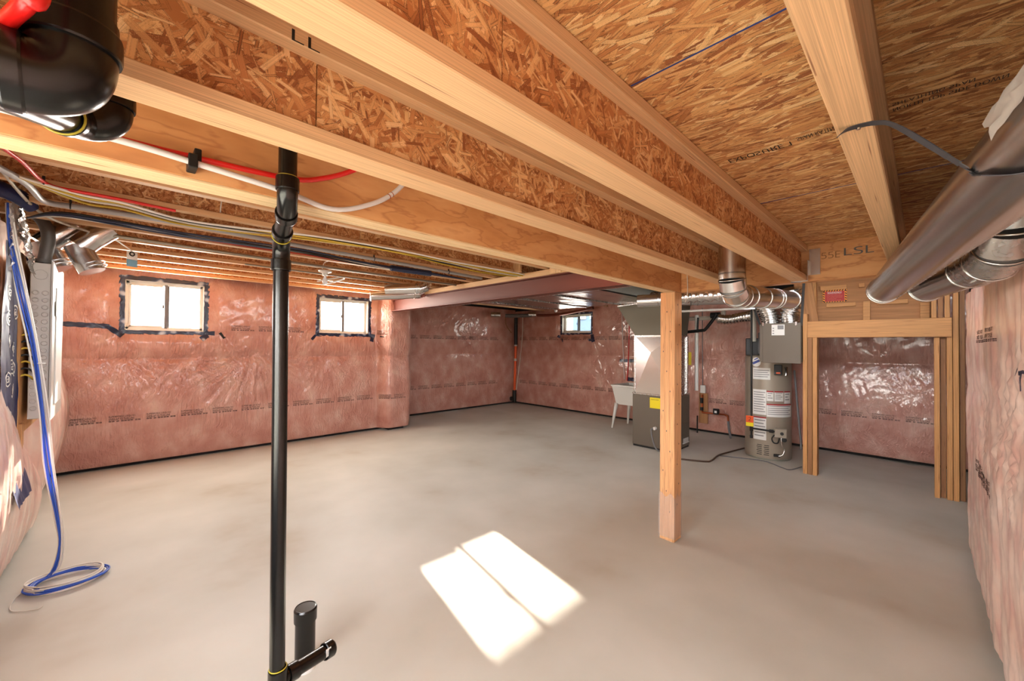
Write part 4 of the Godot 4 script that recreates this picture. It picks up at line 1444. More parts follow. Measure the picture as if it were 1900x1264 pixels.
# ---- stairs framing ---------------------------------------------------------
func build_stairs() -> void:
	var nm := ["outermost left stud of the framed opening, beside the water heater", "middle left stud of the framed opening below the header", "inner left stud of the framed opening below the header"]
	for k in 3:
		var st := new_st()
		rbox(st, 6.44, 6.56, 0.0, 1.785 if k > 0 else 2.1, 1.056 - k * 0.052, 1.104 - k * 0.052, 1, 0.003)
		solo("wall_stud", st, M["stud" if k != 1 else "stud_dark"], nm[k], "stud")
	var rn := ["inner right stud of the framed opening below the header", "darker second right stud of the framed opening", "third right stud at the header end, pale edge", "tall right stud rising past the header, beside the pink wall", "rearmost tall dark stud in the right cluster"]
	for k in 5:
		var st := new_st()
		var b0 := -0.09 - k * 0.0475
		rbox(st, 6.50 + (0.05 if k in [1, 4] else 0.0), 6.62, 0.0, 1.785 if k < 3 else 2.58, b0 - 0.043, b0, 1, 0.003)
		solo("wall_stud", st, M["stud_dark" if k in [1, 4] else "stud"], rn[k], "stud")
	var st := new_st()
	rbox(st, 6.455, 6.535, 1.787, 1.997, -0.225, 1.095, 2, 0.003)
	solo("opening_header", st, M["stud"], "knotty timber header across the framed stair opening", "header")
	for k in 3:
		st = new_st()
		rbox(st, 6.47, 6.53, 1.997, 2.58, -0.11 - k * 0.05, -0.07 - k * 0.05, 1, 0.003)
		solo("cripple_stud", st, M["stud" if k != 1 else "stud_dark"], ["short stud above the header beside the stair panels", "short dark stud above the header, second from the panels", "short stud above the header, third from the panels"][k], "stud")
	# underside of the stairs: stepped boards with glue blocks
	var o := thing("stair_underside", "brown stepped stair underside with glue blocks above the timber header", "stairs", P(6.9, 1.98, 0.45))
	var rows := [[6.92, 2.265, 2.60], [6.80, 1.96, 2.255]]
	for q in rows:
		st = new_st()
		rbox(st, q[0], q[0] + 0.015, q[1], q[2], -0.10, 1.06, 2, 0.001)
		part(o, "riser_board", st, M["panel_board"])
	st = new_st()
	rbox(st, 6.80, 6.93, 2.252, 2.266, -0.10, 1.06, 2, 0.001)
	part(o, "tread_board", st, M["panel_board"])
	for q in [[6.90, 2.44, 2.50, 0.70, 0.98], [6.79, 2.20, 2.25, 0.60, 0.90], [6.79, 2.20, 2.25, 0.12, 0.40], [6.785, 2.0, 2.25, 0.46, 0.53], [6.785, 2.0, 2.20, -0.06, 0.02], [6.90, 2.45, 2.5, 0.52, 0.58]]:
		st = new_st()
		rbox(st, q[0] - 0.02, q[0] + 0.02, q[1], q[2], q[3], q[4], 2, 0.002)
		part(o, "glue_block", st, M["stud"])
	# slanting stringer at the left
	st = new_st()
	bar(st, P(6.62, 2.56, 1.14), P(6.62, 1.99, 1.06), 0.20, 0.03, 0.003, Vector3.RIGHT)
	part(o, "stringer", st, M["panel_board"])
	st = new_st()
	rbox(st, 6.70, 6.78, 1.98, 2.56, 1.0, 1.05, 1, 0.003)
	part(o, "stringer", st, M["stud"])
	# warning sign
	o = thing("warning_sign", "red warning sign with a yellow and black striped border below the header board", "sign", P(6.89, 2.26, 0.83))
	st = new_st()
	rbox(st, 6.888, 6.893, 2.262, 2.445, 0.70, 0.955, 2, 0.0)
	part(o, "plate", st, mat("sign_border", Color(0.90, 0.55, 0.10), 0.5))
	st = new_st()
	for k in 9:
		for y in [2.274, 2.432]:
			box(st, P(6.8872, y, 0.715 + k * 0.028), Vector3(0.0006, 0.024, 0.011), 1, 0.0, Basis(Vector3.RIGHT, 0.6))
	for k in 5:
		for b in [0.711, 0.944]:
			box(st, P(6.8872, 2.29 + k * 0.032, b), Vector3(0.0006, 0.012, 0.022), 1, 0.0, Basis(Vector3.RIGHT, 0.6))
	part(o, "stripes", st, M["print_black"])
	st = new_st()
	rbox(st, 6.8855, 6.8885, 2.286, 2.421, 0.724, 0.931, 2, 0.0)
	var pl := part(o, "red_field", st, M["red_sign"])
	var R := Vector3(0, 0, 1)
	part(pl, "heading", letters("WARNING!", 0.15, 0.026, flat_lay(P(6.885, 2.388, 0.905), R, Vector3.UP), Vector3(-1, 0, 0)), M["print_white"])
	for k in 5:
		part(pl, "text_line", letters(["TEMPORARY STAIRS ONLY", "DO NOT REMOVE OR ALTER", "THIS SUPPORT UNTIL WORK", "IS INSPECTED", "KEEP CLEAR OF STAIRS"][k], [0.15, 0.165, 0.165, 0.10, 0.15][k], 0.011, flat_lay(P(6.885, 2.368 - k * 0.018, 0.91), R, Vector3.UP), Vector3(-1, 0, 0)), mat("sign_text", Color(0.80, 0.40, 0.34), 0.5) if k == 0 else M["sign_text"])

# ---- furnace and laundry tub ------------------------------------------------
func build_furnace() -> void:
	var o := thing("furnace", "dark grey furnace cabinet on the floor, half hidden by the timber post", "furnace", P(6.45, 0, 3.04))
	var st := new_st()
	rbox(st, 6.13, 6.76, 0.03, 0.86, 2.70, 3.39, 1, 0.008)
	part(o, "cabinet", st, M["furnace"])
	st = new_st()
	rbox(st, 6.14, 6.75, 0.0, 0.03, 2.71, 3.38, 0, 0.002)
	part(o, "base", st, M["black"])
	st = new_st()
	rbox(st, 6.125, 6.765, 0.86, 0.885, 2.695, 3.395, 0, 0.003)
	part(o, "top_rim", st, M["galv"])
	st = new_st()
	rbox(st, 6.20, 6.72, 0.42, 0.84, 2.692, 2.70, 1, 0.004)
	part(o, "door", st, M["furnace"])
	st = new_st()
	rbox(st, 6.20, 6.72, 0.20, 0.41, 2.692, 2.70, 1, 0.004)
	part(o, "door", st, M["furnace"])
	st = new_st()
	for k in 6:
		rbox(st, 6.50 + k * 0.035, 6.515 + k * 0.035, 0.10, 0.17, 2.69, 2.695, 1, 0.001)
	rbox(st, 6.48, 6.72, 0.085, 0.098, 2.688, 2.698, 0, 0.001)
	part(o, "grille", st, M["white"])
	st = new_st()
	rbox(st, 6.123, 6.129, 0.66, 0.83, 2.90, 3.08, 2, 0.001)
	var yl := part(o, "energy_label", st, M["yellow"])
	part(yl, "heading", letters("ENERGUIDE", 0.13, 0.02, flat_lay(P(6.122, 0.79, 3.06), Vector3(0, 0, 1), Vector3.UP), Vector3(-1, 0, 0)), M["print_black"])
	st = new_st()
	lathe(st, P(6.13, 0.345, 2.985), [[0.0, 0.05], [0.022, 0.05], [0.026, 0.04], [0.026, 0.0]], 16, Vector3(-1, 0, 0))
	var kn := part(o, "drain_port", st, M["white"])
	st = new_st()
	tube(st, spl([P(6.08, 0.345, 3.0), P(6.07, 0.32, 3.03), P(6.06, 0.18, 3.00), P(6.05, 0.06, 2.95), P(6.04, 0.012, 2.86), P(6.03, 0.012, 2.6)], 6), 0.011, 9)
	solo("drain_hose", st, M["pvc_grey"], "grey drain hose looping from the furnace side down to the floor", "hose")
	st = new_st()
	rbox(st, 6.16, 6.24, 0.886, 0.90, 2.66, 2.72, 0, 0.003)
	part(o, "bracket", st, M["orange"])
	# supply plenum with cross-broken faces
	o = thing("supply_plenum", "bright galvanised plenum box with a cross crease above the furnace", "duct", P(6.45, 0.885, 3.03))
	st = new_st()
	var c := P(6.102, 1.55, 3.06)
	var q := [P(6.13, 0.886, 3.35), P(6.13, 0.886, 2.72), P(6.13, 1.82, 2.72), P(6.13, 1.82, 3.35)]
	for k in 4:
		ftri(st, q[k], q[(k + 1) % 4], c, Vector3(-1, 0, 0))
	part(o, "front_sheet", st, M["galv_bright"])
	st = new_st()
	rbox(st, 6.131, 6.70, 0.886, 1.82, 2.72, 3.35, 1, 0.002)
	part(o, "box", st, M["galv"])
	st = new_st()
	rbox(st, 6.118, 6.71, 1.805, 1.835, 2.71, 3.36, 2, 0.002)
	rbox(st, 6.118, 6.14, 0.886, 1.82, 3.34, 3.362, 1, 0.002)
	rbox(st, 6.66, 6.71, 0.886, 1.82, 2.70, 2.72, 1, 0.002)
	part(o, "flange", st, M["galv"])
	# flared transition
	o = thing("duct_transition", "flared dull grey duct transition on top of the bright plenum", "duct", P(6.45, 1.835, 3.1))
	st = new_st()
	var lo := [P(6.13, 1.836, 3.35), P(6.13, 1.836, 2.72), P(6.70, 1.836, 2.72), P(6.70, 1.836, 3.35)]
	var hi := [P(6.13, 2.34, 3.68), P(6.13, 2.40, 2.66), P(6.70, 2.40, 2.66), P(6.70, 2.34, 3.68)]
	var away := [Vector3(-1, 0, 0), Vector3(0, 0, 1), Vector3(1, 0, 0), Vector3(0, 0, -1)]
	for k in 4:
		fquad(st, lo[k], lo[(k + 1) % 4], hi[(k + 1) % 4], hi[k], away[k])
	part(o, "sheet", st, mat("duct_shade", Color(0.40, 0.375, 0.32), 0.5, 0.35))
	st = new_st()
	bar(st, hi[0], hi[1], 0.02, 0.02, 0.002)
	part(o, "seam", st, M["galv"])
	st = new_st()
	rbox(st, 6.10, 6.72, 2.40, 2.56, 2.2, 3.70, 2, 0.003)
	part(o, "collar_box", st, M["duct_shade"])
	# wide trunk duct along the steel beam
	o = thing("trunk_duct", "wide flat sheet metal trunk duct beside the steel beam, reflecting pink", "duct", P(5.0, 2.36, 4.6))
	st = new_st()
	var sh := sheet(8, 40, func(i, j): return P(4.15 + i * 1.95 / 8.0, 2.37 + 0.012 * noise.get_noise_2d(i * 0.8, j * 0.5), 2.9 + j * 2.4 / 40.0),
		func(i, j): return Vector2(i, j) * 0.1, none, Vector3(0, -1, 0))
	part(o, "bottom_sheet", sh, M["duct_dark"])
	st = new_st()
	rbox(st, 4.15, 6.10, 2.39, 2.56, 2.9, 5.3, 2, 0.002)
	part(o, "box", st, M["galv_dull"])
	for b in [3.6, 4.3, 5.0]:
		st = new_st()
		rbox(st, 4.14, 6.11, 2.355, 2.375, b, b + 0.025, 0, 0.003)
		part(o, "drive_cleat", st, M["galv"])
	st = new_st()
	rbox(st, 3.98, 4.14, 2.33, 2.36, 2.2, 6.9, 2, 0.004)
	solo("duct_hanger_rail", st, M["galv"], "thin bright metal rail running along the far side of the steel beam", "rail")
	# laundry tub
	o = thing("laundry_tub", "white plastic laundry tub on splayed legs beside the furnace", "tub", P(7.45, 0, 4.2))
	st = new_st()
	var top := [P(7.12, 0.86, 4.40), P(7.12, 0.86, 3.80), P(7.78, 0.86, 3.80), P(7.78, 0.86, 4.40)]
	var bot := [P(7.20, 0.48, 4.34), P(7.20, 0.48, 3.86), P(7.72, 0.48, 3.86), P(7.72, 0.48, 4.34)]
	for k in 4:
		fquad(st, bot[k], bot[(k + 1) % 4], top[(k + 1) % 4], top[k], away[k])
		var ti: Vector3 = top[k].lerp(P(7.45, 0.86, 4.1), 0.1)
		var tj: Vector3 = top[(k + 1) % 4].lerp(P(7.45, 0.86, 4.1), 0.1)
		var bi: Vector3 = bot[k].lerp(P(7.45, 0.48, 4.1), 0.06) + Vector3(0, 0.02, 0)
		var bj: Vector3 = bot[(k + 1) % 4].lerp(P(7.45, 0.48, 4.1), 0.06) + Vector3(0, 0.02, 0)
		fquad(st, bi, bj, tj, ti, -away[k])
	fquad(st, bot[0], bot[1], bot[2], bot[3], Vector3.DOWN)
	fquad(st, bot[0] + Vector3(0, 0.02, 0), bot[1] + Vector3(0, 0.02, 0), bot[2] + Vector3(0, 0.02, 0), bot[3] + Vector3(0, 0.02, 0), Vector3.UP)
	part(o, "basin", st, M["white"])
	st = new_st()
	for k in 4:
		bar(st, top[k], top[(k + 1) % 4], 0.05, 0.035, 0.006)
	part(o, "rim", st, M["white"])
	for w in [[7.20, 4.34, 7.14, 4.40], [7.20, 3.86, 7.14, 3.80], [7.72, 3.86, 7.76, 3.80], [7.72, 4.34, 7.76, 4.40]]:
		st = new_st()
		tube(st, [P(w[0], 0.50, w[1]), P((w[0] + w[2]) / 2, 0.25, (w[1] + w[3]) / 2), P(w[2], 0.0, w[3])], [0.045, 0.034, 0.02], 4, true, true)
		part(o, "leg", st, M["white"])
	cable("red_water_line", "red water line dropping down the far wall to the laundry tub", "tube", [P(7.93, 2.55, 4.47), P(7.93, 2.1, 4.47), P(7.95, 1.35, 4.50), P(7.95, 0.9, 4.53)], 0.012, "pex_red")
	cable("white_water_line", "thin white water line beside the red one above the laundry tub", "tube", [P(7.95, 2.55, 4.66), P(7.96, 2.1, 4.66), P(7.97, 1.35, 4.63), P(7.96, 0.92, 4.60)], 0.010, "pex_white")

# ---- water heater -----------------------------------------------------------
func patch(R: float, x0: float, x1: float, y0: float, y1: float) -> SurfaceTool:
	var st := new_st()
	var n := 8
	var a0 := asin(clampf(x0 / R, -0.99, 0.99))
	var a1 := asin(clampf(x1 / R, -0.99, 0.99))
	for k in n:
		var p := []
		var ns := []
		for q in [[k, y0], [k + 1, y0], [k + 1, y1], [k, y1]]:
			var an := lerpf(a0, a1, float(q[0]) / n)
			ns.append(Vector3(sin(an), 0, cos(an)))
			p.append(Vector3(sin(an) * R, q[1], cos(an) * R))
		quad(st, p, ns, [Vector2.ZERO, Vector2.RIGHT, Vector2.ONE, Vector2.DOWN])
	return st

func build_heater() -> void:
	var o := thing("water_heater", "tall grey cylindrical water heater covered in white labels", "heater", P(7.07, 0, 1.65))
	o.rotation.y = deg_to_rad(-76.8)
	var R := 0.30
	var st := new_st()
	lathe(st, Vector3.ZERO, [[0.28, 0.02], [R, 0.03], [R, 1.51], [0.285, 1.53], [0, 1.535]], 40)
	lpart(o, "tank", st, M["tank"])
	st = new_st()
	lathe(st, Vector3.ZERO, [[0.27, 0.0], [0.292, 0.002], [0.292, 0.03]], 32)
	lpart(o, "base_ring", st, M["galv_dull"])
	# labels: x0, x1, y0, y1
	for q in [[-0.19, 0.03, 1.18, 1.35, 4, "top_label"], [-0.19, -0.02, 0.66, 1.03, 9, "rating_label"], [-0.015, 0.07, 0.87, 1.02, 3, "warning_label"], [0.08, 0.19, 0.87, 1.02, 4, "warning_label"], [0.20, 0.275, 0.84, 1.02, 3, "warning_label"], [-0.015, 0.285, 0.64, 0.83, 5, "instruction_label"], [-0.18, -0.02, 0.29, 0.63, 6, "lighting_label"]]:
		var lb := lpart(o, q[5], patch(R + 0.002, q[0], q[1], q[2], q[3]), M["print_white"])
		var lines := new_st()
		var h: float = (q[3] - q[2]) / (q[4] + 1.5)
		for k in q[4]:
			var y: float = q[3] - (k + 1.3) * h
			lines.append_from(patch(R + 0.0035, q[0] + 0.012, q[1] - 0.012 - 0.02 * (k % 2), y, y + h * 0.32).commit(), 0, Transform3D())
		lpart(lb, "text_lines", lines, M["grey_print"]).set_meta("kind", "stuff")
		if q[5] != "top_label" and q[5] != "rating_label":
			lpart(lb, "red_band", patch(R + 0.004, q[0], q[1], q[3] - 0.02, q[3]), M["red_print"])
	# round sticker
	st = new_st()
	var tilt := Basis(Vector3.UP, asin(-0.146 / R))
	lathe(st, tilt * Vector3(0, 0, R) + Vector3(0, 1.435, 0), [[0.068, 0.001], [0.068, 0.004], [0, 0.0045]], 24, tilt * Vector3(0, 0, 1))
	var rs := lpart(o, "round_sticker", st, M["print_white"])
	st = new_st()
	box(st, tilt * Vector3(0, 0, R + 0.006) + Vector3(0, 1.435, 0), Vector3(0.11, 0.035, 0.001), 0, 0.0, tilt * Basis(Vector3.BACK, 0.45))
	box(st, tilt * Vector3(0, 0, R + 0.006) + Vector3(0, 1.48, 0), Vector3(0.06, 0.015, 0.001), 0, 0.0, tilt * Basis(Vector3.BACK, 0.45))
	lpart(rs, "blue_band", st, M["blue_sticker"])
	# draught hood box on top
	st = new_st()
	box(st, Vector3(-0.16, 1.66, 0.12), Vector3(0.25, 0.26, 0.22), 1, 0.01)
	lpart(o, "blower", st, M["black"])
	st = new_st()
	tube(st, [Vector3(-0.09, 1.56, 0.24), Vector3(-0.09, 1.80, 0.24), Vector3(-0.09, 1.86, 0.20)], 0.035, 16)
	lpart(o, "vent_outlet", st, M["pvc_grey"])
	# thermostat display and gas valve
	st = new_st()
	box(st, Vector3(0.125, 1.33, 0.285), Vector3(0.10, 0.15, 0.05), 1, 0.008)
	var dp := lpart(o, "display", st, M["black"])
	st = new_st()
	box(st, Vector3(0.125, 1.285, 0.312), Vector3(0.05, 0.022, 0.004), 0, 0.001)
	lpart(dp, "display_light", st, M["orange"])
	st = new_st()
	tube(st, [Vector3(0.21, 1.36, 0.23), Vector3(0.225, 1.36, 0.28), Vector3(0.22, 1.25, 0.29)], 0.016, 10)
	lpart(o, "relief_valve", st, M["galv_bright"])
	st = new_st()
	box(st, Vector3(0.155, 0.42, 0.30), Vector3(0.16, 0.13, 0.09), 0, 0.012)
	lpart(o, "gas_valve", st, M["tank"])
	st = new_st()
	lathe(st, Vector3(0.20, 0.33, 0.30), [[0.03, 0.0], [0.03, 0.03], [0, 0.032]], 14, Vector3(0, 0, 1))
	lathe(st, Vector3(0.17, 0.42, 0.345), [[0.022, 0.0], [0.022, 0.02], [0, 0.022]], 14, Vector3(0, 0, 1))
	lpart(o, "knob", st, M["black"])
	st = new_st()
	tube(st, spl([Vector3(0.09, 0.40, 0.33), Vector3(0.05, 0.34, 0.34), Vector3(0.07, 0.28, 0.34), Vector3(0.12, 0.28, 0.34), Vector3(0.14, 0.35, 0.33)], 5), 0.009, 8)
	lpart(o, "burner_tube", st, M["black"])
	st = new_st()
	tube(st, spl([Vector3(0.16, 0.36, 0.33), Vector3(0.17, 0.25, 0.34), Vector3(0.20, 0.20, 0.32), Vector3(0.18, 0.12, 0.33), Vector3(0.13, 0.09, 0.33)], 5), 0.007, 8)
	lpart(o, "igniter_lead", st, M["galv_bright"])
	for k in 6:
		for c in 2:
			lpart(o, "vent_slot", patch(R + 0.003, -0.14 + c * 0.09 + 0.006 * (k % 2), -0.075 + c * 0.09, 0.075 + k * 0.027, 0.085 + k * 0.027), M["print_black"])
	st = new_st()
	box(st, Vector3(0.11, 0.09, 0.30), Vector3(0.08, 0.035, 0.05), 0, 0.006)
	lpart(o, "drain_valve", st, M["black"])
	# relief pipe
	cable("relief_pipe", "thin grey relief pipe slanting down the right side of the water heater", "pipe", [P(7.10, 1.32, 1.32), P(7.05, 0.9, 1.28), P(6.98, 0.3, 1.22), P(6.97, 0.2, 1.215)], 0.013, "pvc_grey")
	cable("vent_pipe", "grey plastic vent pipe rising from the water heater to the ducts", "pipe", [P(6.76, 1.74, 1.76), P(6.76, 2.0, 1.76), P(6.76, 2.35, 1.76)], 0.035, "pvc")
	# gas line
	o = thing("gas_line", "black gas pipe dropping in front of the water heater to its valve", "pipe", P(6.70, 0.35, 1.77))
	st = new_st()
	tube(st, [P(6.70, 2.40, 1.775), P(6.70, 0.32, 1.775)], 0.013, 10)
	part(o, "riser", st, M["black"])
	st = new_st()
	tube(st, [P(6.70, 0.455, 1.775), P(6.70, 0.45, 1.48)], 0.013, 10)
	part(o, "branch", st, M["black"])
	coupling(o, "union", P(6.70, 0.45, 1.52), P(0, 0, 1), 0.024, 0.05, "black")
	coupling(o, "tee", P(6.70, 0.455, 1.775), Vector3.UP, 0.022, 0.08, "black")
	coupling(o, "cap", P(6.70, 0.33, 1.775), Vector3.UP, 0.020, 0.04, "black")
	o = thing("gas_tag", "orange and yellow paper tag hanging on the black gas pipe", "tag", P(6.68, 0.47, 1.79))
	st = new_st()
	rbox(st, 6.672, 6.676, 0.54, 0.64, 1.74, 1.84, 1, 0.001)
	part(o, "upper_half", st, M["orange"])
	st = new_st()
	rbox(st, 6.672, 6.676, 0.485, 0.54, 1.74, 1.84, 1, 0.001)
	part(o, "lower_half", st, M["yellow"])
	part(o, "figure", letters("2", 0.035, 0.055, flat_lay(P(6.671, 0.565, 1.805), Vector3(0, 0, 1), Vector3.UP), Vector3(-1, 0, 0)), M["print_black"])
	# ventilator hung before the heater
	o = thing("ventilator_box", "square grey ventilator box hung on black straps above the water heater", "ventilator", P(6.57, 1.44, 1.35))
	st = new_st()
	rbox(st, 6.42, 6.74, 1.455, 1.975, 1.115, 1.60, 1, 0.006)
	part(o, "case", st, M["furnace"])
	st = new_st()
	rbox(st, 6.405, 6.42, 1.44, 1.985, 1.12, 1.56, 1, 0.006)
	part(o, "door", st, M["furnace"])
	st = new_st()
	rbox(st, 6.402, 6.405, 1.82, 1.965, 1.30, 1.45, 1, 0.0)
	var lb := part(o, "label", st, M["print_white"])
	st = new_st()
	rbox(st, 6.4005, 6.402, 1.90, 1.955, 1.31, 1.38, 1, 0.0)
	for k in 3:
		rbox(st, 6.4005, 6.402, 1.84 + k * 0.035, 1.853 + k * 0.035, 1.42, 1.44, 1, 0.0)
	part(lb, "print", st, M["grey_print"])
	for b in [1.17, 1.55]:
		st = new_st()
		rbox(st, 6.395, 6.405, 1.95, 2.0, b - 0.012, b + 0.012, 1, 0.002)
		part(o, "latch", st, M["galv_bright"])
	for q in [[1.72, 1.59, 2.35, "left"], [1.09, 1.12, 2.55, "right"]]:
		for s in 2:
			st = new_st()
			bar(st, P(6.44 + s * 0.22, q[2], q[0] + s * 0.02), P(6.44 + s * 0.25, 1.94, q[1]), 0.03, 0.006, 0.001, Vector3.RIGHT)
			solo("hanging_strap", st, M["black"], ["front", "rear"][s] + " black strap holding the " + q[3] + " side of the ventilator box", "strap")
	# corrugated foil ducts from its top
	for q in [[1.50, 1.56, "left corrugated foil duct rising from the ventilator box"], [1.27, 1.22, "right corrugated foil duct rising from the ventilator box"]]:
		flex("foil_duct", q[2], [P(6.58, 1.97, q[0]), P(6.56, 2.10, q[0] + 0.01), P(6.52, 2.25, q[1]), P(6.45, 2.45, q[1] + 0.02)], 0.105)
	flex("foil_duct", "horizontal corrugated foil duct behind the grey vent pipe", [P(6.9, 2.11, 2.30), P(6.9, 2.09, 2.15), P(6.88, 2.12, 1.95), P(6.80, 2.13, 1.77)], 0.07)
	flex("foil_duct", "corrugated foil duct lying highest under the header beam by the post", [P(5.2, 2.28, 2.35), P(5.2, 2.29, 2.0), P(5.2, 2.28, 1.6)], 0.07)
	# gas meter branch on the far wall
	o = thing("water_entry", "copper water entry with black meter on a small board on the far wall", "pipe", P(7.98, 0.2, 2.75))
	st = new_st()
	rbox(st, 8.00, 8.03, 0.19, 0.77, 2.86, 3.02, 1, 0.003)
	part(o, "board", st, M["panel_board"])
	st = new_st()
	rbox(st, 7.96, 8.0, 0.77, 0.92, 2.89, 2.98, 1, 0.004)
	part(o, "meter_box", st, M["print_white"])
	st = new_st()
	tube(st, [P(7.98, 0.74, 2.95), P(7.98, 0.42, 2.95), P(7.96, 0.40, 2.93), P(7.96, 0.41, 2.55), P(7.96, 0.39, 2.49), P(7.96, 0.30, 2.485)], 0.017, 10)
	part(o, "copper_pipe", st, M["copper"])
	st = new_st()
	lathe(st, P(7.955, 0.40, 2.69), [[0.0, 0.0], [0.05, 0.0], [0.055, 0.03], [0.055, 0.09], [0.05, 0.10], [0.0, 0.10]], 16)
	part(o, "meter", st, M["black"])
	st = new_st()
	rbox(st, 7.89, 7.90, 0.43, 0.47, 2.66, 2.70, 1, 0.001)
	part(o, "meter_label", st, M["print_white"])
	st = new_st()
	tube(st, [P(7.955, 0.58, 2.95), P(7.955, 0.68, 2.95)], 0.03, 10)
	tube(st, [P(7.955, 0.44, 2.95), P(7.955, 0.50, 2.95)], 0.03, 10)
	part(o, "valve", st, M["black"])
	st = new_st()
	tube(st, spl([P(7.96, 0.30, 2.485), P(7.955, 0.15, 2.47), P(7.93, 0.05, 2.44), P(7.88, 0.02, 2.42)], 5), 0.02, 10)
	part(o, "tail_pipe", st, M["pvc_grey"])
	st = new_st()
	tube(st, [P(7.97, 2.40, 2.95), P(7.97, 0.92, 2.94)], 0.008, 8)
	part(o, "riser", st, M["pvc_grey"])
	st = new_st()
	rbox(st, 7.88, 7.89, 1.30, 1.55, 3.12, 3.20, 1, 0.001)
	solo("yellow_card", st, M["yellow"], "yellow green card hanging right of the furnace plenum", "card")
	cable("ground_rod", "thin black rod standing against the far wall beside the furnace", "rod", [P(7.95, 0.0, 3.03), P(7.95, 0.33, 3.03)], 0.012, "black")
	# hoses on the floor
	cable("floor_hose", "brown hose lying on the floor between furnace and water heater", "hose", [P(5.85, 0.012, 2.5), P(6.0, 0.012, 2.18), P(6.12, 0.014, 2.13), P(6.5, 0.014, 2.16), P(6.9, 0.012, 2.10), P(7.27, 0.012, 2.03)], 0.012, "hose")
	cable("floor_hose", "thin clear hose curling on the floor before the water heater", "hose", [P(6.5, 0.008, 2.18), P(6.55, 0.008, 2.02), P(6.68, 0.008, 1.62), P(6.50, 0.008, 1.35), P(6.47, 0.008, 1.25), P(6.75, 0.008, 1.17)], 0.007, "pvc_grey")

func flex(called: String, label: String, pts: Array, r: float) -> void:
	var path := spl(pts, 26)
	var rs := []
	for i in path.size():
		rs.append(r + 0.15 * r * cos(TAU * i / 6.0) + 0.006 * noise.get_noise_1d(i * 0.7))
	var st := new_st()
	tube(st, path, rs, 18, true)
	solo(called, st, M["foil"], label, "duct")

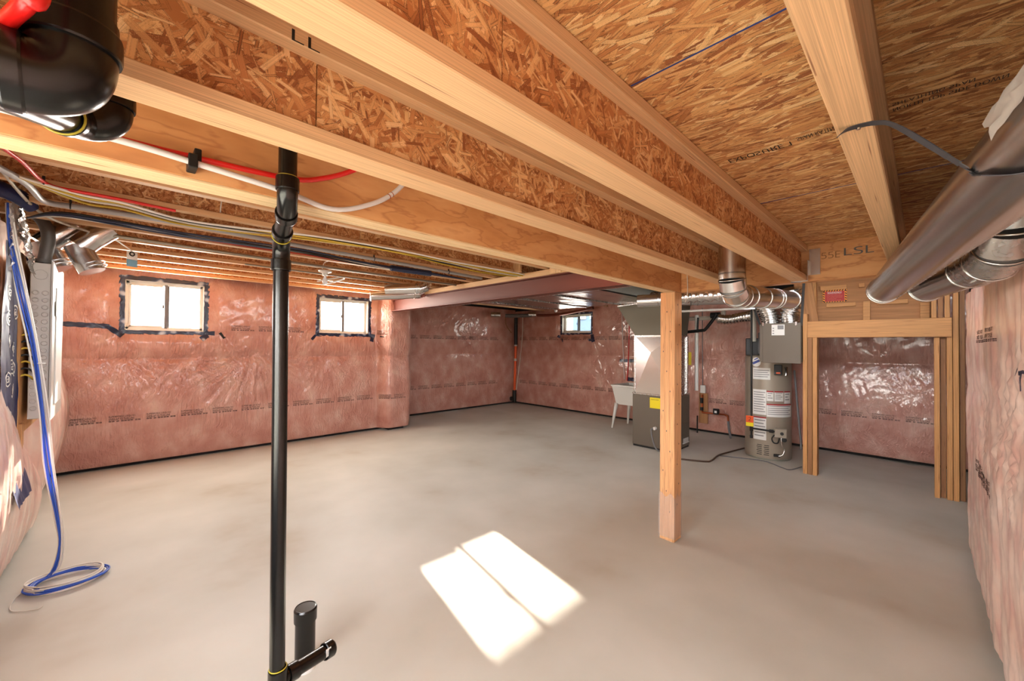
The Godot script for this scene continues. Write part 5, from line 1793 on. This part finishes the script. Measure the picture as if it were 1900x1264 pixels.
# ---- ducts around the post ----------------------------------------------------
func build_vents() -> void:
	# big elbow under the middle joist bay
	var o := thing("duct_elbow", "large round galvanised duct dropping between joists and turning toward the ventilator", "duct", P(3.1, 1.9, 0.83))
	var st := new_st()
	var r := 0.076
	tube(st, [P(2.74, 2.365, 0.835), P(2.74, 2.105, 0.835)], r, 28, true, true)
	part(o, "drop_pipe", st, M["galv_bright"])
	var g := [P(2.74, 2.115, 0.835), P(2.74, 2.075, 0.835), P(2.765, 2.020, 0.835), P(2.82, 1.985, 0.835), P(2.90, 1.985, 0.835)]
	for k in 4:
		st = new_st()
		tube(st, [g[k], g[k + 1]], r + 0.001 * (k % 2), 28, true, true)
		part(o, "gore", st, M["galv_bright"])
		st = new_st()
		ring(st, g[k + 1], (g[k + 1] - g[k]).normalized() + ((g[mini(k + 2, 4)] - g[k + 1]).normalized() if k < 3 else Vector3.ZERO), r + 0.001, 0.0035, 28, 6)
		part(o, "bead", st, M["galv"])
	st = new_st()
	tube(st, [P(2.88, 1.985, 0.835), P(4.15, 2.065, 0.80)], r, 28, true, true)
	part(o, "run_pipe", st, M["galv_bright"])
	for t in [0.12, 0.35, 0.58, 0.64, 0.99]:
		st = new_st()
		ring(st, P(2.88, 1.985, 0.835).lerp(P(4.15, 2.065, 0.80), t), P(1.27, 0.08, -0.035), r + 0.001, 0.004, 28, 6)
		part(o, "bead", st, M["galv"])
	# round ducts beyond the post
	for q in [[5.6, 2.28, 2.75, 1.5, 0.085, "long round metal duct crossing behind the timber post", "galv_bright"], [6.3, 2.42, 3.0, 1.7, 0.08, "higher round metal duct behind the post, under the joists", "galv"]]:
		o = thing("round_duct", q[5], "duct", P(q[0], q[1] - q[4], (q[2] + q[3]) / 2))
		st = new_st()
		tube(st, [P(q[0] - 0.5, q[1], q[2]), P(q[0], q[1], q[3])], q[4], 24, true, true)
		part(o, "pipe", st, M[q[6]])
		for t in [0.2, 0.5, 0.56, 0.8]:
			st = new_st()
			ring(st, P(q[0] - 0.5, q[1], q[2]).lerp(P(q[0], q[1], q[3]), t), P(0.5, 0, q[3] - q[2]), q[4] + 0.001, 0.005, 24, 6)
			part(o, "bead", st, M["galv"])
		st = new_st()
		ring(st, P(q[0] - 0.25, q[1], (q[2] + q[3]) / 2), P(0.5, 0, q[3] - q[2]), q[4] + 0.003, 0.004, 24, 5)
		rbox(st, q[0] - 0.26, q[0] - 0.24, q[1] + q[4], 2.89, (q[2] + q[3]) / 2 - 0.002, (q[2] + q[3]) / 2 + 0.002, 1, 0.0)
		part(o, "hanger", st, M["strap"])
	cable("vent_pipe", "white plastic flue pipe crossing from the furnace behind the timber post", "pipe", [P(7.2, 2.15, 3.05), P(7.2, 2.148, 2.6), P(7.2, 2.145, 2.38), P(7.2, 2.18, 2.33), P(7.2, 2.30, 2.33)], 0.035, "pvc")
	cable("vent_pipe", "upright white plastic flue pipe rising from behind the furnace", "pipe", [P(7.1, 0.9, 2.72), P(7.1, 1.6, 2.72), P(7.1, 2.2, 2.72)], 0.03, "white")
	cable("gas_branch", "black gas pipe bending above the furnace behind the post", "pipe", [P(7.0, 0.9, 2.90), P(7.0, 1.86, 2.90), P(7.0, 1.905, 2.86), P(7.0, 1.93, 2.60), P(7.0, 1.95, 2.54), P(7.0, 2.09, 2.43), P(7.0, 2.2, 2.36)], 0.026, "black")
	cable("gas_branch", "short upright black pipe joining the gas pipe above the furnace", "pipe", [P(7.0, 1.94, 2.67), P(7.0, 2.15, 2.66)], 0.016, "black")
	st = new_st()
	tube(st, [P(7.05, 2.18, 2.47), P(7.05, 2.18, 2.33)], 0.05, 16)
	solo("black_valve", st, M["black"], "round black valve body on the flue beside the corrugated duct", "valve")
	st = new_st()
	bar(st, P(5.9, 2.175, 2.75), P(6.2, 2.19, 1.6), 0.03, 0.03, 0.003)
	solo("metal_rail", st, M["galv_bright"], "bright metal rail under the round ducts behind the post", "rail")
	cable("pull_cord", "thin white cord hanging from the beam beside the post top", "cord", [P(3.44, 2.30, 1.40), P(3.44, 2.12, 1.395), P(3.45, 2.03, 1.42)], 0.003, "cable_white")

# ---- right hand ducts -----------------------------------------------------------
func build_right() -> void:
	var o := thing("straight_duct", "long straight shiny round duct slung under the low ceiling at right", "duct", P(2.0, 1.92, 0.0))
	var p := P(3.28, 2.0, 0.165)
	var q := P(0.62, 2.0, -0.215)
	var st := new_st()
	tube(st, [p, p.lerp(q, 0.16)], 0.074, 30, true, true)
	part(o, "end_section", st, M["duct_dark"])
	st = new_st()
	tube(st, [p.lerp(q, 0.155), q], 0.0765, 30, true, true)
	part(o, "long_section", st, M["duct_dark"])
	for t in [0.004, 0.03]:
		st = new_st()
		ring(st, p.lerp(q, t), q - p, 0.076, 0.004, 30, 6)
		part(o, "bead", st, M["galv_bright"])
	# lock seam along its underside
	var d := (q - p).normalized()
	var sd := d.cross(Vector3.UP).normalized()
	var sv := (Vector3.DOWN * 0.75 - sd * 0.66).normalized() * 0.0765
	st = new_st()
	bar(st, p + sv, q + sv, 0.006, 0.003, 0.001)
	part(o, "lock_seam", st, M["galv"])
	# milky film taped round its near end
	var fm := sheet(24, 18,
		func(i, j):
			var t := 0.85 + 0.15 * float(j) / 18.0 + 0.012 * sin(i * 0.9)
			var an := lerpf(-0.9, 1.75, float(i) / 24.0)
			var rr := 0.083 + 0.02 * absf(noise.get_noise_2d(i * 0.4, j * 0.5)) + (0.012 if i == 0 else 0.0)
			return p.lerp(q, t) + (Vector3.UP * cos(an) + sd * sin(an)) * rr,
		func(i, j): return Vector2(i, j) * 0.03, none, Vector3(-1, -0.2, 0))
	solo("milky_film", fm, M["film"], "milky plastic film wrapped over the near end of the straight duct", "film")
	# metal strap
	o = thing("duct_strap", "grey perforated metal strap slung from the pale joist under the straight duct", "strap", P(1.2, 2.0, 0.0))
	var pts := [P(1.092, 2.105, 0.124), P(1.100, 2.1165, 0.108), P(1.112, 2.1175, 0.065), P(1.118, 2.095, 0.030)]
	for k in 7:
		var an := lerpf(1.45, -1.2, k / 6.0)
		pts.append(p.lerp(q, 0.80 + 0.021 * k) + (sd * sin(an) + Vector3.DOWN * cos(an)) * 0.0785)
	var path := spl(pts, 6)
	st = new_st()
	for k in path.size() - 1:
		var a: Vector3 = path[k]
		var b: Vector3 = path[k + 1]
		bar(st, a, b + (b - a) * 0.05, 0.019, 0.0016, 0.0, Vector3.UP)
	part(o, "band", st, M["strap"])
	st = new_st()
	lathe(st, P(1.103, 2.114, 0.093), [[0.004, 0.0], [0.004, 0.003], [0, 0.0035]], 10, Vector3.DOWN)
	part(o, "screw", st, M["galv_bright"])
	# second duct with its elbow
	o = thing("duct_elbow", "round metal duct with a segmented elbow at the right edge, below the straight duct", "duct", P(2.4, 1.93, -0.2))
	st = new_st()
	tube(st, [P(3.13, 1.985, -0.015), P(2.50, 1.985, -0.155)], 0.072, 28, true, true)
	part(o, "run_pipe", st, M["duct_dark"])
	for w in [P(3.125, 1.985, -0.016), P(2.55, 1.985, -0.144), P(2.52, 1.985, -0.15)]:
		st = new_st()
		ring(st, w, P(-0.63, 0, -0.14), 0.074, 0.005, 28, 6)
		part(o, "bead", st, M["galv_bright"])
	var gg := [P(2.52, 1.985, -0.15), P(2.37, 1.99, -0.185), P(2.26, 2.02, -0.205), P(2.19, 2.08, -0.215), P(2.16, 2.16, -0.215), P(2.16, 2.36, -0.215)]
	for k in 5:
		st = new_st()
		tube(st, [gg[k], gg[k + 1]], 0.078 + 0.002 * (k % 2), 28, true, true)
		part(o, "gore", st, M["galv"])
		if k < 4:
			st = new_st()
			ring(st, gg[k + 1], (gg[k + 1] - gg[k]).normalized() + (gg[k + 2] - gg[k + 1]).normalized(), 0.080, 0.004, 28, 6)
			part(o, "bead", st, M["galv_bright"])
	st = new_st()
	box(st, P(2.40, 1.925, -0.145), Vector3(0.05, 0.025, 0.002), 0, 0.0, Basis(Vector3.UP, 0.2) * Basis(Vector3.RIGHT, 0.6))
	part(o, "sticker", st, M["print_white"])

# ---- north east corner pipes ------------------------------------------------------
func build_corner() -> void:
	var o := thing("corner_stack", "upright pipe in the far corner, black above and orange below", "pipe", P(7.93, 0, 7.95))
	var st := new_st()
	tube(st, [P(7.90, 2.46, 7.96), P(7.90, 1.67, 7.955)], 0.05, 16)
	part(o, "upper_pipe", st, M["black"])
	st = new_st()
	tube(st, [P(7.90, 1.67, 7.955), P(7.90, 0.36, 7.99)], 0.033, 14)
	part(o, "orange_pipe", st, M["orange"])
	coupling(o, "collar", P(7.90, 1.66, 7.955), Vector3.UP, 0.045, 0.06, "pvc")
	coupling(o, "collar", P(7.90, 1.25, 7.966), Vector3.UP, 0.045, 0.07, "pvc")
	st = new_st()
	tube(st, [P(7.90, 0.40, 7.99), P(7.90, 0.05, 8.0)], 0.055, 14)
	part(o, "foot", st, M["black"])
	st = new_st()
	lathe(st, P(7.90, 0.16, 8.02), [[0.06, 0.0], [0.06, 0.10], [0.0, 0.11]], 14, P(-1, 0, 0.1))
	part(o, "cleanout_plug", st, M["black"])
	cable("corner_wire", "thin pale wire hanging beside the corner pipe on its right", "wire", [P(7.93, 2.45, 7.72), P(7.93, 1.8, 7.74), P(7.92, 0.9, 7.86), P(7.90, 0.42, 7.93)], 0.012, "pvc")
	cable("corner_wire", "thin tan wire looping left of the corner pipe", "wire", [P(7.6, 2.44, 8.08), P(7.65, 2.2, 8.08), P(7.82, 2.0, 8.05)], 0.010, "stud_dark")
	cable("metal_pipe", "short brown metal pipe with clamps under the joists in the far corner", "pipe", [P(7.3, 2.44, 7.75), P(7.5, 2.44, 7.5), P(7.75, 2.45, 7.2)], 0.05, "conduit")
	flex("foil_duct", "crumpled foil collar on the corner pipe, left one", [P(7.0, 2.46, 8.0), P(7.1, 2.46, 7.92), P(7.2, 2.46, 7.84)], 0.07)
	flex("foil_duct", "crumpled foil collar on the corner pipe, right one", [P(7.70, 2.47, 7.28), P(7.76, 2.47, 7.2), P(7.82, 2.47, 7.12)], 0.07)
	cable("brown_pipe", "long brown pipe curving along the far wall above the small window", "pipe", [P(7.85, 2.45, 7.1), P(7.92, 2.44, 6.7), P(7.92, 2.46, 6.2), P(7.92, 2.55, 5.4)], 0.035, "steel_red")
	st = new_st()
	lathe(st, P(7.4, 2.45, 6.11), [[0.0, 0.0], [0.03, 0.01], [0.04, 0.05], [0.03, 0.09], [0.02, 0.13]], 14)
	solo("lamp_bulb", st, M["lamp_glass"], "small round bulb under the joists near the small far window", "bulb")
